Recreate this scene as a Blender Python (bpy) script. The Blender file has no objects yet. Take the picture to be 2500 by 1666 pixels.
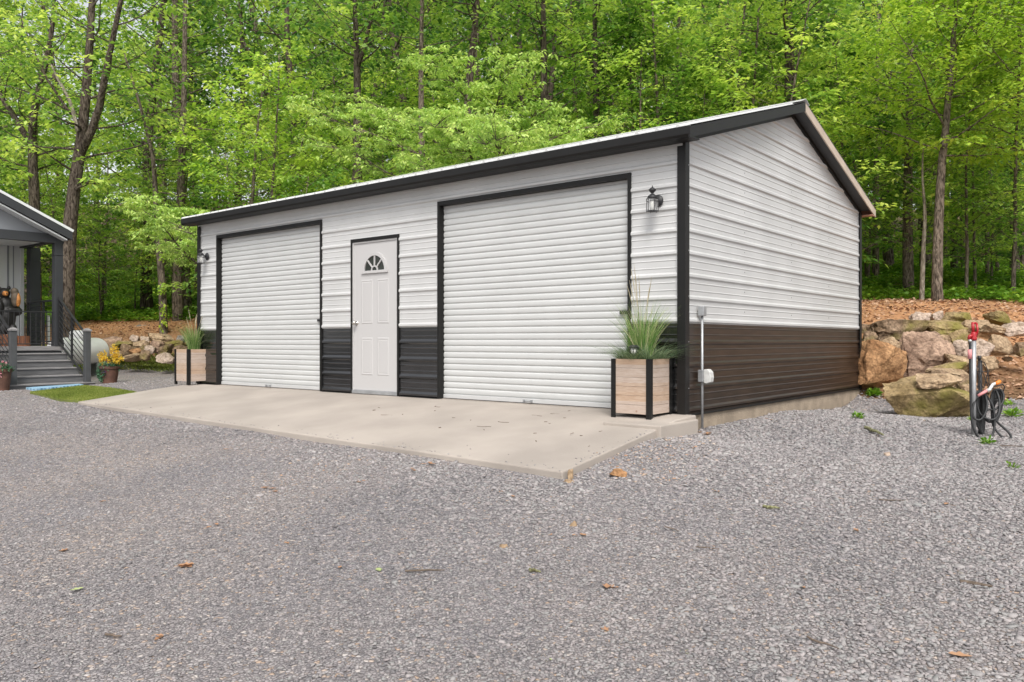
import bpy, bmesh, math, random
import numpy as np
from mathutils import Vector, Matrix, noise as mnoise

# ------------------------------------------------------------------ camera, world, sun, exposure
sc = bpy.context.scene
COL = sc.collection
CAM = np.array([3.738, -7.362, 0.732]); YAW = 0.681; F = 1959.5
cd = bpy.data.cameras.new('camera'); cam = bpy.data.objects.new('camera', cd); COL.objects.link(cam)
cam.location = CAM; cam.rotation_euler = (math.radians(90), 0, YAW)
cd.sensor_width = 36; cd.lens = F/2500*36; cd.clip_start = .05; cd.clip_end = 2000
sc.camera = cam
SUN_EL, SUN_DIR = math.radians(50), (0.58, -0.66)
w = bpy.data.worlds.new('World'); sc.world = w; w.use_nodes = True
nt = w.node_tree; bg = nt.nodes['Background']
sky = nt.nodes.new('ShaderNodeTexSky'); sky.sky_type = 'NISHITA'; sky.sun_disc = False
sky.sun_elevation = SUN_EL; sky.sun_rotation = math.atan2(SUN_DIR[0], SUN_DIR[1])
sky.dust_density = 3.0; sky.ozone_density = 1.0; sky.air_density = 1.0
hs = nt.nodes.new('ShaderNodeHueSaturation'); hs.inputs['Saturation'].default_value = .20
nt.links.new(sky.outputs[0], hs.inputs['Color']); nt.links.new(hs.outputs[0], bg.inputs['Color'])
bg.inputs['Strength'].default_value = 0.15
sl = bpy.data.lights.new('sun', 'SUN'); sl.energy = 1.7; sl.angle = math.radians(22); sl.color = (1, .96, .90)
so = bpy.data.objects.new('sun', sl); COL.objects.link(so)
sv = Vector((SUN_DIR[0], SUN_DIR[1], 0)).normalized()*math.cos(SUN_EL) + Vector((0, 0, math.sin(SUN_EL)))
so.rotation_euler = sv.to_track_quat('Z', 'Y').to_euler(); so.location = (5, -10, 15)
vs = sc.view_settings; vs.view_transform = 'Standard'; vs.look = 'None'; vs.gamma = 1; vs.exposure = 0.64
sc.cycles.max_bounces = 6; sc.cycles.transmission_bounces = 4; sc.cycles.diffuse_bounces = 4; sc.cycles.glossy_bounces = 2

R_ = np.array([math.cos(YAW), math.sin(YAW), 0]); FW = np.array([-math.sin(YAW), math.cos(YAW), 0])
def at(u, v, d):
    "point of the photo (2500 px wide) at a distance in metres ahead of the camera"
    return CAM + d*((u-1250)/F*R_ + FW + np.array([0, 0, -(v-832.4)/F]))

# ------------------------------------------------------------------ materials
MATS = {}
def mat(name, col, rough=.6, metal=0., spec=.5, var=0., scale=8., bump=0., bscale=40., col2=None, stretch=(1,1,1), coord='Object', detail=4., island=0., trans=0., objrand=0.):
    if name in MATS: return MATS[name]
    m = bpy.data.materials.new(name); m.use_nodes = True; n = m.node_tree; b = n.nodes['Principled BSDF']
    b.inputs['Roughness'].default_value = rough; b.inputs['Metallic'].default_value = metal
    b.inputs['Specular IOR Level'].default_value = spec
    tc = n.nodes.new('ShaderNodeTexCoord'); mp = n.nodes.new('ShaderNodeMapping'); mp.inputs['Scale'].default_value = stretch
    n.links.new(tc.outputs[coord], mp.inputs[0])
    col = tuple(col)+(1,); out = None
    if col2 is None: col2 = tuple(c*(1-var) for c in col[:3])
    if var or island:
        nz = n.nodes.new('ShaderNodeTexNoise'); nz.inputs['Scale'].default_value = scale; nz.inputs['Detail'].default_value = detail
        n.links.new(mp.outputs[0], nz.inputs['Vector'])
        rp = n.nodes.new('ShaderNodeValToRGB'); rp.color_ramp.elements[0].position = .35; rp.color_ramp.elements[1].position = .65
        rp.color_ramp.elements[0].color = tuple(col2)+(1,); rp.color_ramp.elements[1].color = col
        n.links.new(nz.outputs['Fac'], rp.inputs[0]); out = rp.outputs[0]
        n.links.new(out, b.inputs['Base Color'])
    else: b.inputs['Base Color'].default_value = col
    if bump:
        bz = n.nodes.new('ShaderNodeTexNoise'); bz.inputs['Scale'].default_value = bscale; bz.inputs['Detail'].default_value = 5
        n.links.new(mp.outputs[0], bz.inputs['Vector'])
        bp = n.nodes.new('ShaderNodeBump'); bp.inputs['Strength'].default_value = 1; bp.inputs['Distance'].default_value = bump
        n.links.new(bz.outputs['Fac'], bp.inputs['Height']); n.links.new(bp.outputs[0], b.inputs['Normal'])
    MATS[name] = m; return m

def ramp_mat(name, stops, rough=.8, trans=0., bump=0., bscale=60, spec=.3, noise=0., nscale=3., objw=.0, interp='LINEAR'):
    "colour picked per loose island (leaf, stone, blade), plus a per-object shift"
    m = bpy.data.materials.new(name); m.use_nodes = True; n = m.node_tree; b = n.nodes['Principled BSDF']
    b.inputs['Roughness'].default_value = rough; b.inputs['Specular IOR Level'].default_value = spec
    g = n.nodes.new('ShaderNodeNewGeometry'); src = g.outputs['Random Per Island']
    if objw or noise:
        oi = n.nodes.new('ShaderNodeObjectInfo')
        a = n.nodes.new('ShaderNodeMath'); a.operation = 'MULTIPLY'; a.inputs[1].default_value = 1-objw-noise; n.links.new(src, a.inputs[0])
        c = n.nodes.new('ShaderNodeMath'); c.operation = 'MULTIPLY_ADD'; c.inputs[1].default_value = objw
        n.links.new(oi.outputs['Random'], c.inputs[0]); n.links.new(a.outputs[0], c.inputs[2]); src = c.outputs[0]
        if noise:
            nz = n.nodes.new('ShaderNodeTexNoise'); nz.inputs['Scale'].default_value = nscale; nz.inputs['Detail'].default_value = 2
            n.links.new(g.outputs['Position'], nz.inputs['Vector'])
            mr = n.nodes.new('ShaderNodeMapRange'); mr.inputs[1].default_value = .36; mr.inputs[2].default_value = .64; n.links.new(nz.outputs['Fac'], mr.inputs[0])
            e = n.nodes.new('ShaderNodeMath'); e.operation = 'MULTIPLY_ADD'; e.inputs[1].default_value = noise
            n.links.new(mr.outputs[0], e.inputs[0]); n.links.new(src, e.inputs[2]); src = e.outputs[0]
    r = n.nodes.new('ShaderNodeValToRGB'); cr = r.color_ramp; cr.interpolation = interp
    while len(cr.elements) < len(stops): cr.elements.new(.5)
    for e, (p, c) in zip(cr.elements, stops): e.position = p; e.color = tuple(c)+(1,)
    n.links.new(src, r.inputs[0]); n.links.new(r.outputs[0], b.inputs['Base Color'])
    if trans:
        t = n.nodes.new('ShaderNodeBsdfTranslucent'); mx = n.nodes.new('ShaderNodeMixShader'); mx.inputs[0].default_value = trans
        hv = n.nodes.new('ShaderNodeMix'); hv.data_type = 'RGBA'; hv.blend_type = 'MULTIPLY'; hv.inputs[0].default_value = 1
        n.links.new(r.outputs[0], hv.inputs[6]); hv.inputs[7].default_value = (1.27, 1.22, .82, 1)
        n.links.new(hv.outputs[2], t.inputs[0]); n.links.new(b.outputs[0], mx.inputs[1]); n.links.new(t.outputs[0], mx.inputs[2])
        n.links.new(mx.outputs[0], n.nodes['Material Output'].inputs[0])
    if bump:
        bz = n.nodes.new('ShaderNodeTexNoise'); bz.inputs['Scale'].default_value = bscale
        n.links.new(g.outputs['Position'], bz.inputs['Vector'])
        bp = n.nodes.new('ShaderNodeBump'); bp.inputs['Distance'].default_value = bump
        n.links.new(bz.outputs['Fac'], bp.inputs['Height']); n.links.new(bp.outputs[0], b.inputs['Normal'])
    MATS[name] = m; return m

WHITE = mat('white_steel', (.545, .545, .54), .38, var=.05, scale=1.2, col2=(.485, .485, .48), bump=.0004, bscale=3)
DOORW = mat('door_curtain_white', (.52, .525, .518), .4, var=.05, scale=2, bump=.0006, bscale=4)
ENTRY = mat('entry_door_white', (.48, .47, .465), .45)
BLACK = mat('black_trim', (.009, .0085, .008), .5, spec=.35, var=.3, scale=5)
BLKST = mat('black_wainscot_steel', (.012, .012, .0125), .16, spec=.5, var=.3, scale=4)
BLKST.node_tree.nodes['Principled BSDF'].inputs['IOR'].default_value = 1.95
BRNREFL = mat('wainscot_steel_brown_reflection', (.036, .023, .017), .34, spec=.5, var=.5, scale=3, stretch=(1, 1, 9))  # side wainscot: reflection of the orange ground painted in as brown base colour
BRNREFL.node_tree.nodes['Principled BSDF'].inputs['IOR'].default_value = 1.5
BEIGE = mat('beige_trim', (.55, .45, .36), .5, var=.2, scale=3)
SALMON = mat('salmon_trim', (.42, .2, .14), .5)
CONC = mat('concrete', (.40, .352, .308), .85, var=.22, scale=1.1, bump=.003, bscale=60, detail=8)
FOUND = mat('foundation_concrete', (.36, .29, .215), .9, var=.3, scale=5, bump=.006, bscale=40, detail=8)
GLASSD = mat('dark_glass', (.03, .035, .03), .08, spec=.8)
GALV = mat('galvanised_steel', (.42, .43, .44), .42, metal=.5, var=.2, scale=12)
CHROME = mat('satin_nickel', (.55, .53, .5), .25, metal=.9)
CLEARP = mat('clear_plastic', (.62, .62, .6), .2, var=.2, scale=20)
IRON = mat('black_cast_iron', (.018, .018, .02), .5)
FROST = mat('frosted_glass', (.75, .75, .7), .25)
RED = mat('red_enamel', (.42, .015, .02), .35, var=.3, scale=20)
PINK = mat('pink_sleeve', (.62, .25, .25), .6)
ORANGE = mat('orange_plastic', (.75, .22, .03), .45)
RUBBER = mat('black_rubber', (.02, .021, .022), .5, var=.3, scale=30)
CHAR = mat('charcoal_composite', (.072, .074, .077), .6, var=.25, scale=6)
CHARP = mat('charcoal_paint', (.036, .038, .042), .55, var=.15, scale=3)
TREAD = mat('grey_composite_tread', (.26, .25, .25), .7, var=.3, scale=5, stretch=(8, 1, 8), bump=.001, bscale=20)
RISER = mat('grey_composite_riser', (.145, .145, .15), .7, var=.35, scale=4, stretch=(1, 1, 18))
SOIL = mat('soil', (.05, .033, .02), .95, bump=.01, bscale=40)
TERRA = mat('terracotta', (.13, .062, .042), .8, var=.35, scale=10)
TANKW = mat('white_tank_paint', (.85, .85, .85), .35, var=.08, scale=4)
HWHITE = mat('white_house_steel', (.70, .71, .71), .4)
HGREY = mat('grey_soffit', (.25, .26, .28), .5)
BEARB = mat('black_carved_wood', (.012, .011, .010), .5, bump=.012, bscale=30, stretch=(1, 1, .3))
BEARO = mat('orange_stained_wood', (.55, .22, .05), .6, var=.5, scale=12)
BEARG = mat('weathered_grey_wood', (.13, .10, .07), .7, var=.4, scale=14)
STUMP = mat('red_brown_stump_wood', (.25, .10, .05), .8, var=.5, scale=10, stretch=(3, 3, .3))

def wood_mat():
    m = bpy.data.materials.new('planter_pine'); m.use_nodes = True; n = m.node_tree; b = n.nodes['Principled BSDF']; b.inputs['Roughness'].default_value = .75
    tc = n.nodes.new('ShaderNodeTexCoord'); mp = n.nodes.new('ShaderNodeMapping'); mp.inputs['Scale'].default_value = (1.2, 1.2, 9)
    n.links.new(tc.outputs['Object'], mp.inputs[0])
    nz = n.nodes.new('ShaderNodeTexNoise'); nz.inputs['Scale'].default_value = 6; nz.inputs['Detail'].default_value = 8; nz.inputs['Distortion'].default_value = 1.2
    n.links.new(mp.outputs[0], nz.inputs['Vector'])
    sx = n.nodes.new('ShaderNodeSeparateXYZ'); n.links.new(tc.outputs['Object'], sx.inputs[0])
    # board index -> tint
    dv = n.nodes.new('ShaderNodeMath'); dv.operation = 'MULTIPLY'; dv.inputs[1].default_value = 1/.0905; n.links.new(sx.outputs['Z'], dv.inputs[0])
    fl = n.nodes.new('ShaderNodeMath'); fl.operation = 'FLOOR'; n.links.new(dv.outputs[0], fl.inputs[0])
    wn = n.nodes.new('ShaderNodeTexWhiteNoise'); wn.noise_dimensions = '1D'; n.links.new(fl.outputs[0], wn.inputs['W'])
    rp = n.nodes.new('ShaderNodeValToRGB'); cr = rp.color_ramp
    cr.elements[0].color = (.40, .325, .27, 1); cr.elements[0].position = .3; cr.elements[1].color = (.50, .44, .395, 1); cr.elements[1].position = .7
    n.links.new(nz.outputs['Fac'], rp.inputs[0])
    tint = n.nodes.new('ShaderNodeValToRGB'); tint.color_ramp.elements[0].color = (1, .94, .90, 1); tint.color_ramp.elements[1].color = (.97, .78, .60, 1); tint.color_ramp.elements[0].position = .6
    n.links.new(wn.outputs['Value'], tint.inputs[0])
    mx = n.nodes.new('ShaderNodeMix'); mx.data_type = 'RGBA'; mx.blend_type = 'MULTIPLY'; mx.inputs[0].default_value = 1
    n.links.new(rp.outputs[0], mx.inputs[6]); n.links.new(tint.outputs[0], mx.inputs[7])
    # knots
    vo = n.nodes.new('ShaderNodeTexVoronoi'); vo.inputs['Scale'].default_value = 4.2; n.links.new(tc.outputs['Object'], vo.inputs['Vector'])
    kr = n.nodes.new('ShaderNodeMapRange'); kr.inputs[1].default_value = .05; kr.inputs[2].default_value = .085; kr.inputs[3].default_value = 1; kr.inputs[4].default_value = 0
    n.links.new(vo.outputs['Distance'], kr.inputs[0])
    m2 = n.nodes.new('ShaderNodeMix'); m2.data_type = 'RGBA'; n.links.new(kr.outputs[0], m2.inputs[0]); n.links.new(mx.outputs[2], m2.inputs[6]); m2.inputs[7].default_value = (.22, .08, .04, 1)
    n.links.new(m2.outputs[2], b.inputs['Base Color'])
    return m
PINE = wood_mat()

LEAFSTOPS = lambda s, y: [(0., (.010*s, .042*s, .004*s)), (.35, (.035*s, .115*s, .009*s)), (.7, (.085*s*y, .21*s, .016*s)), (1., (.19*s*y, .33*s, .026*s))]
LEAF = ramp_mat('leaf_green', [(.10, (.022, .078, .014)), (.30, (.11, .245, .038)), (.50, (.295, .48, .08)), (.82, (.64, .78, .18))], .38, trans=.5, spec=.6, objw=.28, noise=.47, nscale=1.0)
LEAFD = ramp_mat('leaf_deep_green', [(.10, (.017, .066, .022)), (.32, (.08, .20, .048)), (.54, (.23, .41, .085)), (.86, (.53, .68, .18))], .36, trans=.48, spec=.6, objw=.28, noise=.47, nscale=1.0)
LEAFY = ramp_mat('leaf_lime_green', [(0, (.17, .33, .04)), (.5, (.40, .60, .08)), (1, (.76, .86, .14))], .45, trans=.42, spec=.35, objw=.2, noise=.3, nscale=1.2)
LEAFP = ramp_mat('leaf_pale_dogwood', [(0, (.20, .36, .07)), (.5, (.44, .62, .16)), (1, (.70, .82, .28))], .5, trans=.4, spec=.35, noise=.3, nscale=1.5)
COVER = ramp_mat('ground_cover_leaf', [(0, (.04, .12, .012)), (.5, (.15, .31, .03)), (1, (.36, .52, .06))], .5, trans=.35, spec=.3, noise=.4, nscale=.6)
GRASSM = ramp_mat('lawn_grass', [(0, (.09, .13, .02)), (.5, (.20, .26, .045)), (1, (.36, .37, .11))], .6, trans=.3, noise=.3, nscale=1)
BLADE = ramp_mat('ornamental_grass_blade', [(0, (.07, .17, .04)), (.4, (.19, .34, .09)), (.75, (.38, .46, .2)), (1, (.65, .60, .40))], .5, trans=.35)
BLUEB = ramp_mat('blue_green_fescue_blade', [(0, (.05, .10, .05)), (.6, (.16, .24, .13)), (1, (.32, .36, .22))], .5, trans=.3)
STRAW = ramp_mat('straw_seedhead', [(0, (.35, .30, .2)), (1, (.6, .55, .42))], .7, trans=.3)
YFLO = ramp_mat('yellow_petal', [(0, (.6, .36, .02)), (1, (.85, .66, .10))], .6, trans=.3)
PFLO = ramp_mat('purple_petal', [(0, (.04, .01, .06)), (1, (.16, .05, .20))], .6, trans=.2)
KFLO = ramp_mat('pink_petal', [(0, (.5, .12, .2)), (1, (.8, .5, .5))], .6, trans=.2)
POTLEAF = ramp_mat('pot_leaf', [(0, (.02, .07, .03)), (1, (.12, .25, .14))], .5, trans=.2)
LITTER = ramp_mat('leaf_litter', [(0, (.12, .06, .03)), (.4, (.34, .19, .11)), (.8, (.52, .34, .23)), (1, (.66, .50, .38))], .9, noise=.3, nscale=.7)
STONE = ramp_mat('crushed_stone', [(0, (.12, .115, .117)), (.2, (.195, .185, .188)), (.4, (.285, .253, .25)), (.6, (.265, .262, .255)), (.8, (.35, .315, .31)), (.92, (.385, .37, .36)), (.95, (.46, .34, .25)), (.975, (.40, .23, .14)), (1, (.56, .53, .50))], .85, spec=.3, noise=.26, nscale=.33, bump=.002, bscale=80)
DRYLEAF = ramp_mat('dry_oak_leaf', [(0, (.24, .12, .06)), (1, (.45, .27, .16))], .8)
GLEAF = ramp_mat('fallen_green_leaf', [(0, (.28, .38, .14)), (1, (.4, .42, .2))], .7)
TWIGM = mat('twig_bark', (.16, .12, .09), .9, var=.4, scale=30)
LICHEN = mat('lichen_twig', (.30, .30, .16), .95, var=.55, scale=60, col2=(.10, .09, .04), bump=.01, bscale=90)

def bark(name, c1, c2, sc_=1.):
    m = bpy.data.materials.new(name); m.use_nodes = True; n = m.node_tree; b = n.nodes['Principled BSDF']; b.inputs['Roughness'].default_value = .95; b.inputs['Specular IOR Level'].default_value = .15
    g = n.nodes.new('ShaderNodeTexCoord'); mp = n.nodes.new('ShaderNodeMapping'); mp.inputs['Scale'].default_value = (24*sc_, 24*sc_, 7*sc_); n.links.new(g.outputs['Object'], mp.inputs[0])
    nz = n.nodes.new('ShaderNodeTexNoise'); nz.inputs['Scale'].default_value = 1; nz.inputs['Detail'].default_value = 6; n.links.new(mp.outputs[0], nz.inputs['Vector'])
    rp = n.nodes.new('ShaderNodeValToRGB'); rp.color_ramp.elements[0].position = .38; rp.color_ramp.elements[1].position = .62
    rp.color_ramp.elements[0].color = c1+(1,); rp.color_ramp.elements[1].color = c2+(1,); n.links.new(nz.outputs['Fac'], rp.inputs[0]); n.links.new(rp.outputs[0], b.inputs['Base Color'])
    nz.inputs['Distortion'].default_value = .8; bp = n.nodes.new('ShaderNodeBump'); bp.inputs['Distance'].default_value = .04; n.links.new(nz.outputs['Fac'], bp.inputs['Height']); n.links.new(bp.outputs[0], b.inputs['Normal'])
    return m
BARK = bark('oak_bark', (.035, .026, .02), (.15, .12, .095))
BARKG = bark('grey_brown_bark', (.055, .043, .033), (.23, .185, .145))
BARKP = bark('pale_bark', (.16, .135, .105), (.42, .37, .30))

def rock_mat(name, c1, c2, moss=0.):
    m = bpy.data.materials.new(name); m.use_nodes = True; n = m.node_tree; b = n.nodes['Principled BSDF']; b.inputs['Roughness'].default_value = .9; b.inputs['Specular IOR Level'].default_value = .2
    g = n.nodes.new('ShaderNodeTexCoord')
    nz = n.nodes.new('ShaderNodeTexNoise'); nz.inputs['Scale'].default_value = 3.2; nz.inputs['Detail'].default_value = 10; nz.inputs['Roughness'].default_value = .65; nz.inputs['Distortion'].default_value = .6
    n.links.new(g.outputs['Object'], nz.inputs['Vector'])
    rp = n.nodes.new('ShaderNodeValToRGB'); e = rp.color_ramp.elements; e[0].position = .34; e[1].position = .62
    e[0].color = c1+(1,); e[1].color = c2+(1,); n.links.new(nz.outputs['Fac'], rp.inputs[0]); out = rp.outputs[0]
    z4 = n.nodes.new('ShaderNodeTexNoise'); z4.inputs['Scale'].default_value = 26; z4.inputs['Detail'].default_value = 6; n.links.new(g.outputs['Object'], z4.inputs['Vector'])
    r4 = n.nodes.new('ShaderNodeMapRange'); r4.inputs[1].default_value = .35; r4.inputs[2].default_value = .6; r4.inputs[3].default_value = .62; r4.inputs[4].default_value = 1.1; n.links.new(z4.outputs['Fac'], r4.inputs[0])
    m4 = n.nodes.new('ShaderNodeMix'); m4.data_type = 'RGBA'; m4.blend_type = 'MULTIPLY'; m4.inputs[0].default_value = 1; n.links.new(out, m4.inputs[6]); n.links.new(r4.outputs[0], m4.inputs[7]); out = m4.outputs[2]
    if moss:
        z2 = n.nodes.new('ShaderNodeTexNoise'); z2.inputs['Scale'].default_value = 1.8; z2.inputs['Detail'].default_value = 7; n.links.new(g.outputs['Object'], z2.inputs['Vector'])
        mr = n.nodes.new('ShaderNodeMapRange'); mr.inputs[1].default_value = .62-moss*.25; mr.inputs[2].default_value = .78-moss*.25; n.links.new(z2.outputs['Fac'], mr.inputs[0])
        mx = n.nodes.new('ShaderNodeMix'); mx.data_type = 'RGBA'; n.links.new(mr.outputs[0], mx.inputs[0]); n.links.new(out, mx.inputs[6]); mx.inputs[7].default_value = (.19, .165, .045, 1); out = mx.outputs[2]
    n.links.new(out, b.inputs['Base Color'])
    n3 = n.nodes.new('ShaderNodeTexNoise'); n3.inputs['Scale'].default_value = 9; n3.inputs['Detail'].default_value = 8; n.links.new(g.outputs['Object'], n3.inputs['Vector'])
    bp = n.nodes.new('ShaderNodeBump'); bp.inputs['Distance'].default_value = .05; n.links.new(n3.outputs['Fac'], bp.inputs['Height']); n.links.new(bp.outputs[0], b.inputs['Normal'])
    return m
RK = {'tan': rock_mat('tan_sandstone', (.20, .13, .075), (.46, .34, .22)), 'orange': rock_mat('orange_sandstone', (.22, .11, .05), (.45, .26, .13)),
      'pink': rock_mat('pinkish_rock', (.16, .10, .07), (.42, .29, .21)), 'mossy': rock_mat('mossy_sandstone', (.17, .12, .055), (.42, .31, .17), .55),
      'brown': rock_mat('brown_sandstone', (.13, .085, .05), (.34, .24, .16), .3), 'pale': rock_mat('pale_sandstone', (.30, .22, .16), (.55, .44, .36)),
      'grey': rock_mat('grey_stone', (.13, .12, .105), (.36, .33, .29))}

# ------------------------------------------------------------------ mesh helpers
class MB:
    def __init__(s): s.v = []; s.f = []
    def add(s, vs, fs):
        k = len(s.v); s.v += [tuple(p) for p in vs]; s.f += [tuple(i+k for i in f) for f in fs]; return s
    def box(s, x0, x1, y0, y1, z0, z1):
        return s.add([(x0,y0,z0),(x1,y0,z0),(x1,y1,z0),(x0,y1,z0),(x0,y0,z1),(x1,y0,z1),(x1,y1,z1),(x0,y1,z1)],
                     [(0,3,2,1),(4,5,6,7),(0,1,5,4),(1,2,6,5),(2,3,7,6),(3,0,4,7)])
    def quad(s, a, b, c, d): return s.add([a, b, c, d], [(0,1,2,3)])
    def tube(s, pts, r, n=8, cap=True):
        pts = [Vector(p) for p in pts]; m = len(pts)
        if not hasattr(r, '__len__'): r = [r]*m
        t0 = (pts[1]-pts[0]).normalized(); a = Vector((0,0,1)) if abs(t0.z) < .9 else Vector((1,0,0))
        u = t0.cross(a).normalized(); V = []
        for i, p in enumerate(pts):
            t = (pts[min(i+1, m-1)]-pts[max(i-1, 0)]).normalized()
            u = (u-t*u.dot(t)); u = u.normalized() if u.length > 1e-6 else t.orthogonal().normalized()
            w_ = t.cross(u)
            for k in range(n):
                q = 2*math.pi*k/n; V.append(p+(u*math.cos(q)+w_*math.sin(q))*r[i])
        Fc = [(i*n+k, i*n+(k+1) % n, (i+1)*n+(k+1) % n, (i+1)*n+k) for i in range(m-1) for k in range(n)]
        if cap: Fc += [tuple(range(n))[::-1], tuple((m-1)*n+k for k in range(n))]
        return s.add(V, Fc)
    def lathe(s, prof, c=(0,0,0), n=20, rot=None):
        V = []
        for (r, z) in prof:
            for k in range(n):
                q = 2*math.pi*k/n; p = Vector((r*math.cos(q), r*math.sin(q), z))
                if rot: p = rot @ p
                V.append(p+Vector(c))
        m = len(prof)
        Fc = [(i*n+k, i*n+(k+1) % n, (i+1)*n+(k+1) % n, (i+1)*n+k) for i in range(m-1) for k in range(n)]
        Fc += [tuple(range(n))[::-1], tuple((m-1)*n+k for k in range(n))]
        return s.add(V, Fc)
    def prism(s, poly, d0, d1, fn):
        "poly: list of 2D points; fn(a,b,d)->3D"
        n = len(poly)
        V = [fn(a, b, d0) for a, b in poly]+[fn(a, b, d1) for a, b in poly]
        return s.add(V, [tuple(range(n))[::-1], tuple(range(n, 2*n))]+[(i, (i+1) % n, n+(i+1) % n, n+i) for i in range(n)])
    def build(s, name, m, parent=None, smooth=False, bevel=0., origin=None):
        o0 = Vector(origin) if origin is not None else (parent_loc(parent) if parent else Vector((0,0,0)))
        me = bpy.data.meshes.new(name); me.from_pydata([tuple(Vector(p)-o0) for p in s.v], [], s.f); me.update()
        bm = bmesh.new(); bm.from_mesh(me); bmesh.ops.recalc_face_normals(bm, faces=bm.faces); bm.to_mesh(me); bm.free()
        o = bpy.data.objects.new(name, me); COL.objects.link(o); me.materials.append(m)
        if smooth: me.polygons.foreach_set('use_smooth', [True]*len(me.polygons))
        if parent: o.parent = parent
        else: o.location = o0
        if bevel:
            md = o.modifiers.new('bevel', 'BEVEL'); md.width = bevel; md.segments = 2; md.limit_method = 'ANGLE'
        return o
def parent_loc(p):
    l = Vector((0,0,0))
    while p: l += p.location; p = p.parent
    return l
def tag(o, label=None, cat=None, group=None, kind=None):
    if label: o['label'] = label
    if cat: o['category'] = cat
    if group: o['group'] = group
    if kind: o['kind'] = kind
    return o
def thing(name, label, cat, loc=(0,0,0), group=None):
    o = bpy.data.objects.new(name, None); COL.objects.link(o); o.location = loc; o.empty_display_size = .2
    return tag(o, label, cat, group)
def npmesh(name, verts, quads, m, parent=None, smooth=False, loc=None, tris=False):
    me = bpy.data.meshes.new(name); nv = len(verts); nf = len(quads); k = quads.shape[1]
    me.vertices.add(nv); me.vertices.foreach_set('co', np.asarray(verts, np.float32).ravel())
    me.loops.add(nf*k); me.loops.foreach_set('vertex_index', np.asarray(quads, np.int32).ravel())
    me.polygons.add(nf); me.polygons.foreach_set('loop_start', np.arange(nf, dtype=np.int32)*k)
    me.polygons.foreach_set('loop_total', np.full(nf, k, np.int32))
    if smooth: me.polygons.foreach_set('use_smooth', np.ones(nf, bool))
    me.materials.append(m); me.update(calc_edges=True); me.validate()
    o = bpy.data.objects.new(name, me); COL.objects.link(o)
    if parent: o.parent = parent
    if loc is not None: o.location = loc
    return o
def copy_tree(o, parent=None):
    c = o.copy(); COL.objects.link(c); c.parent = parent
    for ch in list(o.children): copy_tree(ch, c)
    return c

# ------------------------------------------------------------------ terrain
A_ = lambda u, v, d: tuple(at(u, v, d))
CP = [(0,-6.1,-.67),(3.3,-3.5,-.60),(1.5,-4.6,-.64),(3.7,-7.4,-.8),(0,-12,-1.0),(-10,-10,-.85),(10,-6,-.8),(-8,-5,-.45),(-4,-4,-.47),
      (.3,-2.4,-.365),(-9.1,-2.3,-.255),(-4.5,-2.5,-.31),(.35,-.2,-.19),(.32,-.9,-.165),(.3,-1.6,-.25),(.35,3,-.17),(.3,6,-.12),(2.25,2.2,-.26),(4.2,2.5,-.32),(6,-1,-.5),(9,4,-.3),
      (-13.3,-.8,-.19),(-13.4,-2.5,-.22),(-9.6,-1,-.14),(-9.4,2,0),(-9.3,6,.08),(-16.5,3.3,.1),(-18.2,1.9,.11),(-26,-.7,.15),(-20,-10,-.2),(-34,-14,.3),(-14,-8,-.55),(-12,2.5,.03),
      (-4.5,6.6,-.02),(-4.5,8.8,.8),(-9.5,8.8,.7),
      A_(2600,985,11),A_(2300,985,11.9),A_(2105,978,12.4),A_(2300,800,15),A_(2150,795,15),A_(2480,795,14.8),A_(2150,746,18),A_(2450,737,18),A_(2150,735,20),
      A_(2480,905,13),A_(2650,900,13),A_(2200,662,30),A_(2450,655,30),A_(2200,600,42),A_(2500,590,42),A_(2700,700,22),A_(3300,800,20),A_(3300,620,40),
      A_(300,890,20.5),A_(400,832,22.5),A_(250,838,22.5),A_(250,806,24.5),A_(100,806,25),A_(250,765,30),A_(400,765,29),A_(250,715,42),A_(-100,720,42),A_(-600,800,30),A_(-600,720,45),
      A_(700,640,42),A_(1300,620,42),A_(1750,610,42),A_(1200,720,24)]+[A_(u, 832-14.5/95*F, 95) for u in (-900, 0, 700, 1400, 2100, 3000, 3800)]
CP = np.array(CP, float)
def _phi(r2): return np.where(r2 > 0, r2*np.log(np.maximum(r2, 1e-12)), 0)
def _tps(cp, lam=.02):
    n = len(cp); d2 = ((cp[:, None, :2]-cp[None, :, :2])**2).sum(-1); K = _phi(d2)+lam*np.eye(n)
    Pm = np.c_[np.ones(n), cp[:, :2]]; M = np.block([[K, Pm], [Pm.T, np.zeros((3, 3))]])
    return np.linalg.solve(M, np.r_[cp[:, 2], 0, 0, 0])
_W = _tps(CP)
def gz(x, y):
    x = np.atleast_1d(np.asarray(x, float)); y = np.atleast_1d(np.asarray(y, float)); out = np.empty(x.shape)
    sh = x.shape; x = x.ravel(); y = y.ravel(); r = np.empty(len(x))
    for i in range(0, len(x), 20000):
        xx = x[i:i+20000]; yy = y[i:i+20000]
        d2 = (xx[:, None]-CP[:, 0])**2+(yy[:, None]-CP[:, 1])**2
        r[i:i+20000] = _phi(d2) @ _W[:-3]+_W[-3]+_W[-2]*xx+_W[-1]*yy
    return r.reshape(sh)
def g1(x, y): return float(gz(x, y)[0])
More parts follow.
